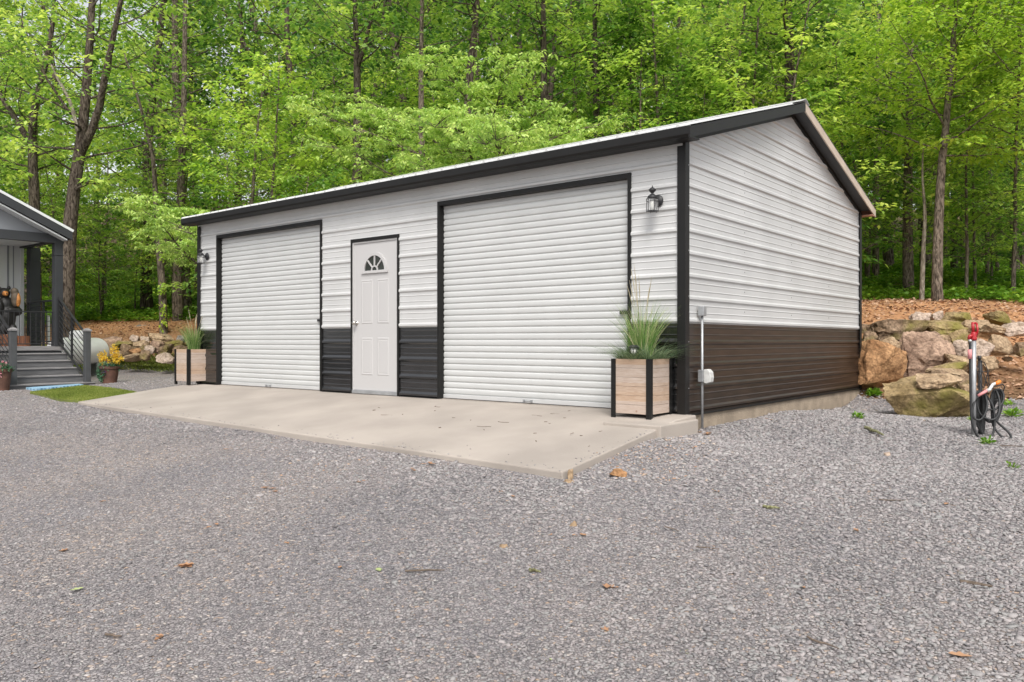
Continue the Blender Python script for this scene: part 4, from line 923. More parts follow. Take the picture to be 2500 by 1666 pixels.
def blade_patch(name, poly, n, h, mt, seed, dz=0., wd=.006, parent=None, zfn=None):
    rg = np.random.default_rng(seed); poly = np.array(poly); lo, hi = poly.min(0), poly.max(0)
    P = rg.uniform(lo, hi, (n*3, 2)); ins = np.zeros(len(P), bool); j = len(poly)-1
    for i in range(len(poly)):
        c = ((poly[i, 1] > P[:, 1]) != (poly[j, 1] > P[:, 1])) & (P[:, 0] < (poly[j, 0]-poly[i, 0])*(P[:, 1]-poly[i, 1])/(poly[j, 1]-poly[i, 1]+1e-12)+poly[i, 0]); ins ^= c; j = i
    P = P[ins][:n]; z = gz(P[:, 0], P[:, 1])+dz if zfn is None else zfn(P[:, 0], P[:, 1]); a = rg.uniform(0, 6.28, len(P)); hh = h*rg.uniform(.5, 1.2, len(P)); l = rg.uniform(-.6, .6, (len(P), 2))*hh[:, None]
    c, s = np.cos(a)*wd, np.sin(a)*wd
    V = np.stack([np.c_[P[:, 0]-c, P[:, 1]-s, z-.01], np.c_[P[:, 0]+c, P[:, 1]+s, z-.01], np.c_[P[:, 0]+c*.7+l[:, 0]*.4, P[:, 1]+s*.7+l[:, 1]*.4, z+hh*.6], np.c_[P[:, 0]+l[:, 0], P[:, 1]+l[:, 1], z+hh]], 1).reshape(-1, 3)
    Q = np.arange(len(P)*4).reshape(-1, 4); return npmesh(name, V, Q, mt, parent)
TURF = [(-11.55, -1.80), (-9.75, -2.02), (-9.14, -1.94), (-9.14, -1.02), (-11.0, -.80), (-12.15, -.66)]
def tz(x, y): return gz(x, y)+.03
tu = thing('turf_mat', 'green artificial turf mat lying on the gravel beside the concrete apron', 'turf mat', (-11, -1.2, -.2))
m = MB(); n = len(TURF); zt_ = [float(tz(x, y)[0]) for x, y in TURF]
m.add([(x, y, z+.004) for (x, y), z in zip(TURF, zt_)]+[(x, y, z-.05) for (x, y), z in zip(TURF, zt_)], [tuple(range(n))]+[(i, (i+1) % n, n+(i+1) % n, n+i) for i in range(n)])
m.build('backing', mat('turf_green', (.15, .18, .035), .9, var=.3, scale=8), tu)
o = blade_patch('pile', TURF, 16000, .016, GRASSM, 5, zfn=lambda x, y: tz(x, y)+.006); o.parent = tu; o.location = -tu.location; o['kind'] = 'stuff'

def leafcloud(rg, c, rad, n, size, flat=.5):
    "n small kite leaves in an ellipsoid"
    d = rg.normal(size=(n, 3)); d /= np.linalg.norm(d, axis=1)[:, None]; p = np.array(c)+d*np.array(rad)*rg.uniform(.35, 1, n)[:, None]
    return kites(rg, p, d+rg.normal(size=(n, 3))*.7, size*rg.uniform(.6, 1.25, n), flat)
def kites(rg, p, dirs, L_, flat=.6, wr=.30, up=None):
    n = len(p); dirs = dirs/np.maximum(np.linalg.norm(dirs, axis=1), 1e-6)[:, None]
    nrm = rg.normal(size=(n, 3))*(1-flat); nrm[:, 2] += 1; s = np.cross(dirs, nrm); s /= np.maximum(np.linalg.norm(s, axis=1), 1e-6)[:, None]
    L_ = np.broadcast_to(L_, (n,))[:, None]; b = p; mid = p+dirs*L_*.45; tip = p+dirs*L_; tip[:, 2] -= L_[:, 0]*.18
    V = np.stack([b, mid+s*L_*wr, tip, mid-s*L_*wr], 1).reshape(-1, 3)
    return V
QK = lambda V: np.arange(len(V)).reshape(-1, 4)
def flowerpot(loc, label, r=.19, h=.36, yellow=True, seed=3):
    x, y, z = loc; p = thing('flower_pot', label, 'flower pot', loc)
    m = MB(); m.lathe([(r*.72, z), (r*.95, z+h*.85), (r*1.05, z+h*.86), (r*1.07, z+h), (r*.96, z+h), (r*.9, z+h*.9)], (x, y, 0), 24); m.build('pot', TERRA, p, smooth=False)
    m = MB(); m.lathe([(r*.93, z+h*.88), (r*.5, z+h*.93), (.01, z+h*.94)], (x, y, 0), 16); m.build('soil', SOIL, p)
    rg = np.random.default_rng(seed); L0 = np.array([x, y, z])
    V = leafcloud(rg, (x, y, z+h), (r*1.15, r*1.15, .11), 700, .05); V2 = leafcloud(rg, (x-.02, y-r*.8, z+h*.6), (r*.8, r*.35, .16), 420, .045); V = np.r_[V, V2]
    npmesh('foliage', V-L0, QK(V), POTLEAF, p)
    V = np.r_[leafcloud(rg, (x+.08, y-r*.6, z+h*.8), (.1, .09, .10), 110, .04, .1), leafcloud(rg, (x, y, z+h+.08), (.15, .12, .06), 50, .04, .1)]; npmesh('blossom', V-L0, QK(V), PFLO if yellow else KFLO, p)
    if yellow:
        for (ox, oy, oz, rx, rz) in ((-.13, -.08, .20, .085, .13), (-.08, -.06, .10, .09, .09), (.11, .05, .30, .08, .15), (.14, .10, .16, .10, .10), (.02, .02, .08, .07, .06)):
            V = leafcloud(rg, (x+ox, y+oy, z+h+oz), (rx, rx, rz), 330, .035, .1); npmesh('blossom', V-L0, QK(V), YFLO, p)
        m = MB()
        for ox, oy, oz in ((-.10, -.07, .3), (.11, .06, .38)): m.tube([(x, y, z+h*.9), (x+ox*.7, y+oy*.7, z+h+oz*.4), (x+ox, y+oy, z+h+oz)], .005, 5)
        m.build('stem', TWIGM, p)
    return p
px_, py_ = -13.15, .28
flowerpot((px_, py_, g1(px_, py_)-.005), 'terracotta pot with tall yellow blossom spikes right of the porch steps')
px_, py_ = -13.1, -1.72
flowerpot((px_, py_, g1(px_, py_)-.005), 'pot with pink flowers left of the porch steps at the photo edge', yellow=False, seed=8, r=.17, h=.42)

# propane tank
tc_ = at(192, 848, 18.6); tc_ = Vector((tc_[0], tc_[1], .50))
pt = thing('propane_tank', 'white horizontal propane tank with a domed lid behind the porch steps', 'tank', (tc_.x, tc_.y, .1))
ax_ = Vector((-.55, .83, 0)).normalized(); rot = ax_.to_track_quat('Z', 'Y').to_matrix(); ln_, rd_ = .66, .31
m = MB(); pr = [(rd_*math.sin(a), -ln_-.20*math.cos(a)) for a in np.linspace(.05, math.pi/2, 8)]+[(rd_*math.sin(a), ln_+.20*math.cos(a)) for a in np.linspace(math.pi/2, .05, 8)]
m.lathe(pr, tuple(tc_), 28, rot); m.build('shell', TANKW, pt, smooth=True)
m = MB(); m.lathe([(.20, .28), (.20, .40), (.18, .45), (.10, .48), (.01, .485)], tuple(tc_), 24); m.build('lid', TANKW, pt, smooth=True)
for s in (-1, 1):
    m = MB(); q = tc_+ax_*.6*s; m.box(q.x-.2, q.x+.2, q.y-.04, q.y+.04, g1(q.x, q.y)-.03, q.z-.27); m.build('foot', GALV, pt)
p_ = at(119, 800, 19.5); m = MB(); m.tube([(p_[0], p_[1], g1(p_[0], p_[1])-.05), (p_[0], p_[1], 1.35)], .03, 10)
tag(m.build('marker_pipe', TANKW, None, origin=(p_[0], p_[1], 0)), 'thin white upright pipe seen behind the porch railing', 'pipe')

# ------------------------------------------------------------------ crushed stone
def stones(name, P, size, seed):
    rg = np.random.default_rng(seed); n = len(P)
    box = np.array([[-1,-1,-1],[1,-1,-1],[1,1,-1],[-1,1,-1],[-1,-1,1],[1,-1,1],[1,1,1],[-1,1,1]], float)
    V = box[None]*(1+rg.uniform(-.42, .12, (n, 8, 3))); V[:, 4:, :2] *= rg.uniform(.5, .95, (n, 1, 1))
    V *= (np.stack([rg.uniform(.8, 1.35, n), rg.uniform(.5, .95, n), rg.uniform(.16, .42, n)], -1)*size[:, None]/2)[:, None]
    tx, ty, a = rg.normal(0, .19, n), rg.normal(0, .19, n), rg.uniform(0, 6.28, n)
    x, y, z = V[..., 0], V[..., 1], V[..., 2]
    y, z = y*np.cos(tx)[:, None]-z*np.sin(tx)[:, None], y*np.sin(tx)[:, None]+z*np.cos(tx)[:, None]
    x, z = x*np.cos(ty)[:, None]+z*np.sin(ty)[:, None], -x*np.sin(ty)[:, None]+z*np.cos(ty)[:, None]
    x, y = x*np.cos(a)[:, None]-y*np.sin(a)[:, None], x*np.sin(a)[:, None]+y*np.cos(a)[:, None]
    V = np.stack([x, y, z], -1)+P[:, None]
    fq = np.array([(0,3,2,1),(4,5,6,7),(0,1,5,4),(1,2,6,5),(2,3,7,6),(3,0,4,7)])
    Q_ = (np.arange(n)[:, None, None]*8+fq[None]).reshape(-1, 4)
    return npmesh(name, V.reshape(-1, 3), Q_, STONE)
def stone_points(dlo, dhi, dens, seed, lat=.78):
    rg = np.random.default_rng(seed); area = lat*(dhi**2-dlo**2); n = int(area*dens)
    d = np.sqrt(rg.uniform(dlo**2, dhi**2, n)); s = rg.uniform(-lat, lat, n)*d
    P = CAM[None, :2]+d[:, None]*FW[None, :2]+s[:, None]*R_[None, :2]
    ok = (bank(P[:, 0], P[:, 1]) < .25)
    ok &= ~((P[:, 0] > -9.14) & (P[:, 0] < .145) & (P[:, 1] > -2.06-.26*(P[:, 0]+9.12)/9.2) & (P[:, 1] < .0))
    ok &= ~((P[:, 0] > -9.3) & (P[:, 0] < .012) & (P[:, 1] > -.02) & (P[:, 1] < W+.03))
    ok &= ~((P[:, 0] < -13.2) & (P[:, 1] < .05)) & ~((P[:, 0] < -12.2) & (P[:, 0] > -13.2) & (P[:, 1] < -.3) & (P[:, 1] > -1.5))
    ok &= ~((P[:, 0] < -9.14) & (P[:, 0] > -12.1) & (P[:, 1] > -1.9) & (P[:, 1] < -.7))
    P = P[ok]; return P, rg
PS = []; SS = []
for (a, b, dn, s0, sd) in ((2.4, 4.6, 3900, .0185, 1), (4.6, 7.2, 2500, .022, 2), (7.2, 11, 1200, .028, 3), (11, 17, 300, .040, 4)):
    P, rg = stone_points(a, b, dn, sd)
    # coarse loose stone to the right and along the slab, finer compacted gravel in the wheel tracks at left
    lat_ = ((P-CAM[:2]) @ R_[:2]); co_ = np.clip(.55+.22*lat_+.35*hnoise(P[:, 0], P[:, 1], .9, 4), 0, 1)
    near = np.exp(-np.maximum(0, -2.2-P[:, 1])**2*1.5)*(P[:, 1] < -1.8)*(P[:, 0] < .5)*(P[:, 0] > -9); co_ = np.clip(co_+near*.6, 0, 1)
    keep = rg.random(len(P)) < (.50+.5*co_); P = P[keep]; co_ = co_[keep]
    sz_ = s0*(.60+.38*co_)*np.exp(rg.normal(0, .30, len(P))); z = gz(P[:, 0], P[:, 1])+.012*hnoise(P[:, 0], P[:, 1], 2.1, 1)+.002+sz_*.06
    PS.append(np.c_[P, z]); SS.append(sz_)
rg = np.random.default_rng(77); n = 150; x = rg.uniform(-9.0, .1, n); tt_ = (x+9.12)/9.25; yf = -2.02-.27*tt_; k_ = rg.exponential(.05, n); y = yf+.01+k_
x2 = .12-rg.exponential(.03, 40); y2 = rg.uniform(-2.2, -.85, 40); x = np.r_[x, x2]; y = np.r_[y, y2]; tt_ = np.clip((x+9.12)/9.25, 0, 1); yf = -2.02-.27*tt_; zf = -.195-.085*tt_
kk = .32+.68*np.clip((-.9-y)/(-.9-yf), 0, 1); PS.append(np.c_[x, y, -.006+(zf+.006)*kk+.003]); SS.append(rg.uniform(.008, .020, len(x)))
tag(stones('gravel', np.concatenate(PS), np.concatenate(SS), 9), 'grey crushed stone gravel', kind='stuff')

# ------------------------------------------------------------------ loose things on the ground
def ghit(u, v):
    d0 = np.linspace(2.5, 40, 900); d = (u-1250)/F*R_[None]+FW[None]+0*d0[:, None]; P = CAM+d0[:, None]*((u-1250)/F*R_+FW+np.array([0, 0, -(v-832.4)/F]))
    dz = P[:, 2]-gz(P[:, 0], P[:, 1]); i = np.argmax(dz < 0); return P[i], d0[i]
def oakleaf(rng, c, s, curl=.25):
    n = 7; top = []; bot = []
    a = rng.uniform(0, 6.28); ux, uy = math.cos(a), math.sin(a)
    V = []; F_ = []
    for i in range(n):
        t = i/(n-1); w_ = s*.32*math.sin(math.pi*min(1, t*1.02+.05))*(1 if i % 2 else .55)+.001
        zz = c[2]+s*curl*(t-.5)**2+.012; px, py = c[0]+ux*(t-.5)*s, c[1]+uy*(t-.5)*s
        V += [(px-uy*w_, py+ux*w_, zz+w_*curl*1.6), (px, py, zz), (px+uy*w_, py-ux*w_, zz+w_*curl*1.4)]
        if i: k = i*3; F_ += [(k-3, k-2, k+1, k), (k-2, k-1, k+2, k+1)]
    return V, F_
rng = random.Random(5)
LEAVES = [(155,1350,.05,'dry',1),(442,1393,.09,'dry',3),(657,1200,.06,'dry',3),(1045,1138,.06,'dry',3),(1012,1150,.05,'dry',2),(1030,1557,.06,'dry',2),(1490,1437,.07,'dry',3),(1477,1543,.055,'dry',1),
          (1678,1600,.07,'gr',1),(2345,1607,.075,'dry',1),(1333,1618,.055,'gr',1),(925,1396,.07,'gr',1),(187,1444,.06,'gr',1),(1410,1308,.06,'dry',2),(2310,1235,.06,'dry',1),(1750,1203,.07,'dry',1),
          (1382,1172,.07,'dry',2),(1600,1060,.06,'dry',3),(1720,1058,.07,'dry',4),(1690,1052,.06,'dry',3),(250,1228,.06,'dry',1),(560,1105,.07,'dry',2),(1880,1030,.05,'dry',2),(1960,1440,.05,'dry',1),
          (830,1390,.05,'dry',1),(385,1560,.05,'dry',2),(1240,1210,.05,'dry',2),(1350,1310,.05,'dry',1),(2090,1300,.05,'dry',1),(1650,1500,.05,'dry',1),(700,1330,.05,'dry',1),(520,1290,.05,'dry',2),(880,1180,.05,'dry',2)]
def spot(u, v):
    c = ['far left', 'left', 'left of centre', 'centre', 'right of centre', 'right', 'far right'][min(6, int(u/358))]
    return ('near the slab, ' if v < 1170 else 'in the upper gravel, ' if v < 1270 else 'in the middle gravel, ' if v < 1400 else 'in the lower gravel, ' if v < 1520 else 'at the photo bottom, ')+c
for i, (u, v, s, k, n) in enumerate(LEAVES):
    for j in range(n):
        p, d = ghit(u+rng.uniform(-14, 14)*(n > 1), v+rng.uniform(-6, 6)*(n > 1)); V, F_ = oakleaf(rng, p, s*rng.uniform(.8, 1.2), rng.uniform(.1, .5)); m = MB(); m.add(V, F_)
        o = m.build('fallen_leaf', DRYLEAF if k == 'dry' else GLEAF, None, origin=tuple(p))
        tag(o, ('curled brown dead leaf ' if n == 1 else 'brown dead leaf in a small cluster ' if k == 'dry' else '')*(k == 'dry')+('pale green fallen leaf ' if k != 'dry' else '')+spot(u, v), 'leaf', 'dead leaves on the gravel' if k == 'dry' else 'green leaves on the gravel')
STICKS = [((990,1400),(1085,1399),.006,TWIGM,'tan twig lying near the single pale green leaf in the lower middle'),((2350,1432),(2420,1443),.012,TWIGM,'dark flat bark strip on the gravel in the lower right'),((1970,1565),(2046,1592),.005,TWIGM,'long bent thin twig on the gravel at the lower right'),
          ((1865,1245),(1902,1248),.012,LICHEN,'short lichen-covered twig in the middle of the gravel right of the slab'),((2114,1050),(2155,1068),.018,LICHEN,'thick lichen-covered stick on the gravel beyond the garage side'),((1290,1400),(1322,1404),.010,LICHEN,'stubby lichen twig on the gravel in the lower middle'),
          ((1705,1341),(1755,1346),.004,TWIGM,'thin dark twig on the gravel in the centre right'),((1620,1290),(1660,1303),.004,TWIGM,'pale thin twig on the gravel below the garage corner'),((2390,1455),(2420,1485),.004,TWIGM,'thin pale twig below the dark bark strip'),
          ((2150,1225),(2215,1228),.004,TWIGM,'pale twig on the gravel below the mossy boulder'),((255,1556),(300,1562),.006,TWIGM,'dark twig on the gravel in the lower left'),((2440,1091),(2500,1094),.005,TWIGM,'thin twig on the gravel right of the hose')]
for (a, b, r, mt, lb) in STICKS:
    pa, _ = ghit(*a); pb, _ = ghit(*b); pa = Vector(pa); pb = Vector(pb); m = MB(); pts = [pa.lerp(pb, t)+Vector((rng.uniform(-1, 1), rng.uniform(-1, 1), 0))*.012+Vector((0, 0, .012+r)) for t in np.linspace(0, 1, 6)]
    m.tube(pts, [r, r*.9, r, r*.8, r*.7, r*.4], 6); tag(m.build('stick', mt, None, origin=tuple(pa)), lb, 'stick')
for (u, v, w_, h_, k, lb) in ((1508,1158,42,17,'orange','oblong orange sandstone chip on the gravel below the slab corner'),(1393,1160,14,22,'tan','tan stone chip leaning at the corner of the concrete apron'),(1388,1178,24,10,'tan','flat tan stone chip just below the apron corner'),(1230,1335,20,9,'tan','small tan stone on the gravel in the lower middle'),
                             (2167,1110,20,10,'pale','small pale tan stone below the mossy boulder'),(1398,1285,22,16,'tan','rounded tan stone on the gravel below the apron'),(2345,1400,16,8,'grey','grey stone on the gravel in the lower right')):
    p, d = ghit(u, v+h_*.5); rock(lb, 'stone', u-w_/2, u+w_/2, v-h_*.75, v+h_*.75, d+.0, RK[k], int(u), thick=.55, name='stone')
# debris on the slab
def slab_pt(u, v):
    for d in np.linspace(4, 14, 1200):
        p = at(u, v, d); t = min(1, max(0, (p[0]+9.12)/9.25)); yf = -2.02-.27*t; zf = -.195-.085*t; y = p[1]
        ks = [(-.0015, 0), (-.40, .06), (-.9, .32), (yf, 1)]; k = np.interp(-y, [-q[0] for q in ks], [q[1] for q in ks]); z = -.006+(zf+.006)*k
        if p[2] < z: return Vector((p[0], p[1], z+.003))
    return None
for i in range(34):
    u, v = rng.uniform(900, 1480), rng.uniform(985, 1100)
    if v > 1010+(u-900)*.22: continue
    a = slab_pt(u, v); ang = rng.uniform(0, 6.28); l = rng.choice([.03, .03, .05, .14]); m = MB()
    if a is None or a.y > -.1: continue
    q = [a+Vector((math.cos(ang)*l*t, math.sin(ang)*l*t, 0))+Vector((rng.uniform(-1, 1), rng.uniform(-1, 1), 0))*l*.12 for t in (0, .33, .66, 1)]
    m.tube(q, .0022 if l > .04 else .004, 5); tag(m.build('twig', TWIGM, None, origin=tuple(a)), 'thin dark twig fragment lying on the concrete apron', 'twig', 'twig bits on the concrete apron')

# ------------------------------------------------------------------ weeds, grass strip, litter, forest ground cover
def weed(u, v, s, label, n=60, mt=COVER, seed=1):
    p, d = ghit(u, v); rg = np.random.default_rng(seed); r = thing('weed', label, 'weed', tuple(p))
    a = rg.uniform(0, 6.28, n); e = rg.uniform(.15, 1.2, n); dirs = np.c_[np.cos(a)*np.cos(e), np.sin(a)*np.cos(e), np.sin(e)]; o_ = dirs*rg.uniform(.1, .9, n)[:, None]*s*.6
    V = kites(rg, o_, dirs, s*.45, .5, .22); npmesh('leaves', V, QK(V), mt, r)
    m = MB()
    for k in range(5): m.tube([tuple(p), tuple(p+o_[k]*1.1)], .002, 4)
    m.build('stem', TWIGM, r); return r
weed(2134, 966, .17, 'bushy green weed in the gravel between garage and mossy boulder', 260, seed=1)
weed(2375, 1070-42, .10, 'low green weed under the hose right of the mossy boulder', 50, seed=2); weed(2352, 1000, .25, 'leafy green weed at the right foot of the mossy boulder', 90, seed=3)
weed(2412, 1085, .12, 'small bright weed in the gravel in front of the hose', 40, seed=4); weed(2470, 1018, .18, 'pale green weed right of the hose', 60, seed=5); weed(2095, 1022, .12, 'yellow-green weed by the garage rear foundation', 50, seed=6)
weed(2318, 1016, .12, 'small weed at the foot of the mossy boulder', 40, seed=7); weed(2462, 990, .14, 'weed sprig at the right edge near the litter', 40, seed=8)
weed(2468, 1145, .10, 'thin green seedling on the gravel at the right edge', 26, seed=9)
def scatter(dlo, dhi, smin, smax, n, seed, lo, hi, patch=None):
    rg = np.random.default_rng(seed); d = np.sqrt(rg.uniform(dlo**2, dhi**2, n)); s = rg.uniform(smin, smax, n)*d
    P = CAM[None, :2]+d[:, None]*FW[None, :2]+s[:, None]*R_[None, :2]; b = bank(P[:, 0], P[:, 1]); ok = (b > lo) & (b < hi)
    ok &= ~((P[:, 0] > -9.5) & (P[:, 0] < .4) & (P[:, 1] < 6.4)) & ~((P[:, 0] < -14.5) & (P[:, 1] < .3))
    if patch is not None: ok &= patch(P, rg)
    return P[ok], rg
hillz = lambda P: gz(P[:, 0], P[:, 1])+np.clip(bank(P[:, 0], P[:, 1])+.35*hnoise(P[:, 0], P[:, 1], 1.6, 3), -.6, .4)*.12+.05*hnoise(P[:, 0], P[:, 1], .9, 5)
P, rg = scatter(10, 40, -.75, .78, 150000, 21, .0, 30)
P = P[(rg.random(len(P)) < np.where(bank(P[:, 0], P[:, 1]) < 6.5, np.where((P @ R_[:2]-CAM[:2] @ R_[:2]) > 6.6, 1., .5), .5))]
V = kites(rg, np.c_[P, hillz(P)+.015], np.c_[rg.normal(size=(len(P), 2)), rg.normal(size=len(P))*.25], rg.uniform(.05, .11, len(P)), .5, .3)
tag(npmesh('leaf_litter', V, QK(V), LITTER), 'brown dead leaves and bark litter over the bank', kind='stuff')
# green ground cover in the woods, a clump is a small rosette of leaves
P, rg = scatter(15, 52, -.75, .78, 120000, 22, 3.8, 60, lambda P, rg: ((bank(P[:, 0], P[:, 1]) > 6.2) | (P[:, 0] < -8)) & ((hnoise(P[:, 0], P[:, 1], .55, 7)+rg.normal(0, .35, len(P)) > -.9+.02*bank(P[:, 0], P[:, 1])) & (rg.random(len(P)) < np.clip(1.3-bank(P[:, 0], P[:, 1])/28, .25, 1))))
k = 8; Pc = np.repeat(np.c_[P, hillz(P)], k, 0); a = rg.uniform(0, 6.28, len(Pc)); e = rg.uniform(.1, 1.1, len(Pc)); hh = np.repeat(rg.uniform(.04, .38, len(P))**1.3, k)*rg.uniform(.3, 1.1, len(Pc))
Pc[:, :2] += rg.normal(0, .09, (len(Pc), 2)); Pc[:, 2] += hh
V = kites(rg, Pc, np.c_[np.cos(a), np.sin(a), np.sin(e)*.5], rg.uniform(.06, .15, len(Pc)), .6, .34)
tag(npmesh('forest_ground_cover', V, QK(V), COVER), 'low green plants covering the forest floor', kind='stuff')
# grass strip at the foot of the left bank
P, rg = scatter(18, 24, -.62, -.36, 60000, 23, -1.25, .9, lambda P, rg: (P[:, 0] < -9.6) & (rg.random(len(P)) < np.clip(1.1-np.abs(bank(P[:, 0], P[:, 1])+.1)/1.0+.5*hnoise(P[:, 0], P[:, 1], 1.7, 6), 0, 1)))
z = np.maximum(gz(P[:, 0], P[:, 1]), hillz(P)); a = rg.uniform(0, 6.28, len(P)); V = kites(rg, np.c_[P, z], np.c_[np.cos(a)*.6, np.sin(a)*.6, rg.uniform(.5, 1.4, len(P))], rg.uniform(.05, .13, len(P)), .3, .10)
tag(npmesh('grass', V, QK(V), GRASSM), 'strip of short green grass at the foot of the left rock bank', kind='stuff')

# ------------------------------------------------------------------ trees
def curve(p0, d0, L_, n, rng, up=0., wob=.12):
    P = [Vector(p0)]; d = Vector(d0).normalized()
    for i in range(n):
        d = (d+Vector((rng.gauss(0, wob), rng.gauss(0, wob), rng.gauss(0, wob*.7)+up))).normalized(); P.append(P[-1]+d*(L_/n))
    return P
def foliage(rg, tw, per, size, droop=.2, wr=.30, flat=.65):
    "tw: list of (point, direction, length); leaves sit alternately along each twig in a loose plane"
    O = np.array([t[0] for t in tw]); D = np.array([t[1] for t in tw]); Ln = np.array([t[2] for t in tw]); n = len(tw)
    D[:, 2] *= .5; D /= np.linalg.norm(D, axis=1)[:, None]; S = np.cross(D, [0, 0, 1.]); S /= np.maximum(np.linalg.norm(S, axis=1), 1e-6)[:, None]
    t = np.tile(np.linspace(.08, 1, per), n)+rg.normal(0, .03, n*per); sd = np.tile(np.where(np.arange(per) % 2, 1., -1.), n)
    r = lambda A: np.repeat(A, per, 0); l = r(Ln)
    p = r(O)+r(D)*(t*l)[:, None]+r(S)*(sd*l*rg.uniform(0, .42, n*per)*(1.1-.6*t))[:, None]; p[:, 2] += rg.normal(0, .05, n*per)*l-droop*l*t**2
    dr = r(D)*.6+r(S)*(sd*.9)[:, None]+rg.normal(0, .35, (n*per, 3)); dr[:, 2] -= .25
    return kites(rg, p, dr, size*rg.uniform(.65, 1.25, n*per), flat, wr)
def tree_mesh(seed, H_, r0, lean=(0, 0), h0=.3, nl=30, llen=2.6, per=10, size=.14, fork=None, dens=1., top=1., tw_step=.42, droop=.2, up=.05, wob=.035, trunk_pts=None, wr=.30, flat=.65, limb_r=.28, prof=None):
    rng = random.Random(seed); rg = np.random.default_rng(seed); tb = MB(); tw = []
    if trunk_pts: T = [Vector(p) for p in trunk_pts]
    else:
        T = [Vector((0, 0, -.3))]; d = Vector((lean[0], lean[1], 1)).normalized()
        for i in range(12): d = (d+Vector((rng.gauss(0, wob), rng.gauss(0, wob), .02))).normalized(); T.append(T[-1]+d*(H_+.3)/12)
    n = len(T); rad = [r0*(1.35 if i == 0 else 1)*(1-.80*(i/(n-1))**1.1) for i in range(n)]
    tb.tube(T, rad, 12)
    stems = [(T, rad)]
    for (hf, dx, dy, dz, fl, fr_) in (fork or []):
        i = int(hf*(n-1)); Pf = [T[i]-Vector((0, 0, .15))]; Pf = curve(Pf[0], (dx, dy, dz), fl, 9, rng, .06, .07); rf = [rad[i]*fr_*(1-.82*k/9) for k in range(10)]
        tb.tube(Pf, rf, 9); stems.append((Pf, rf))
    for si, (S_, rs) in enumerate(stems):
        m_ = len(S_); cnt = nl if si == 0 else max(6, nl//3); lo_ = h0 if si == 0 else .25
        for k in range(cnt):
            t = lo_+(1-lo_)*((k+rng.random())/cnt); x = t*(m_-1); i = min(int(x), m_-2); p = S_[i].lerp(S_[i+1], x-i); a = k*2.4+rng.uniform(-.5, .5)
            rel = (t-lo_)/(1-lo_); pl_ = (prof(rel) if prof else (1.05-.75*rel**1.6)*(.55+.45*min(1, rel*5+.3))); ll = llen*pl_*rng.uniform(.65, 1.2)
            B_ = curve(p, (math.cos(a), math.sin(a), rng.uniform(-.05, .55)+.35*rel), ll, 7, rng, up, .13); rr = max(.008, rs[i]*limb_r)*rng.uniform(.7, 1.1)
            tb.tube(B_, [rr*(1-.88*q/7) for q in range(8)], 5, cap=False)
            s = ll*.22
            while s < ll:
                x2 = s/ll*7; j = min(int(x2), 6); q = B_[j].lerp(B_[j+1], x2-j); dd = (B_[j+1]-B_[j]).normalized(); side_ = dd.cross(Vector((0, 0, 1))).normalized()*rng.choice((-1, 1))
                for rep in range(2 if dens > 1.3 else 1):
                    dirn = (dd*rng.uniform(.2, .9)+side_*rng.uniform(.5, 1.1)+Vector((0, 0, rng.uniform(-.35, .45)))).normalized()
                    tl = min(1.15, .35+ll*.24)*rng.uniform(.6, 1.25)*(1.15-.35*s/ll); tw.append((tuple(q), tuple(dirn), tl))
                    if tl > .55 and rng.random() < .6*dens: tb.tube([q, q+dirn*tl*.6], [.007, .003], 3, cap=False)
                    if rng.random() < .55*dens:
                        d2 = (dirn+Vector((rng.gauss(0, .6), rng.gauss(0, .6), rng.gauss(0, .5)))).normalized(); tw.append((tuple(q+dirn*tl*.55), tuple(d2), tl*.7))
                s += tw_step*rng.uniform(.6, 1.3)/max(.5, dens)
            tw.append((tuple(B_[-2]), tuple((B_[-1]-B_[-2]).normalized()), .55))
    V = foliage(rg, tw, per, size, droop, wr, flat)
    return tb, V
def make_tree(name, label, cat, seed, mbark, mleaf, group=None, **kw):
    tb, V = tree_mesh(seed, **kw); r = thing(name, label, cat, (0, 0, 0), group)
    o = tb.build('trunk', mbark, r, smooth=True); npmesh('crown', V, QK(V), mleaf, r); return r
def place(r, u, d, rot=0., s=1.):
    p = at(u, 800, d); r.location = (p[0], p[1], g1(p[0], p[1])-.05); r.rotation_euler = (0, 0, rot); r.scale = (s, s, s); return r
def uz(u, v, d): return at(u, v, d)
def hero(name, label, cat, seed, pts, d, mbark, mleaf, **kw):
    "trunk follows photo points (u,v) at distance d, given relative to its own base on the ground"
    u0 = pts[0][0]; b = at(u0, 800, d); b[2] = g1(b[0], b[1]); P = [(0, 0, -.3), (0, 0, 0)]; rng = random.Random(seed)
    for (u, v) in pts[1:]:
        q = at(u, v, d)-b; P.append((q[0], q[1], q[2]))
    # resample evenly
    C_ = crom(P[1:], 4); C_ = [Vector(P[0])]+C_; Hh = C_[-1].z
    tb, V = tree_mesh(seed, H_=Hh, trunk_pts=C_, **kw); r = thing(name, label, cat, tuple(b)); tb.build('trunk', mbark, r, smooth=True, origin=(0, 0, 0)); npmesh('crown', V, QK(V), mleaf, r); return r
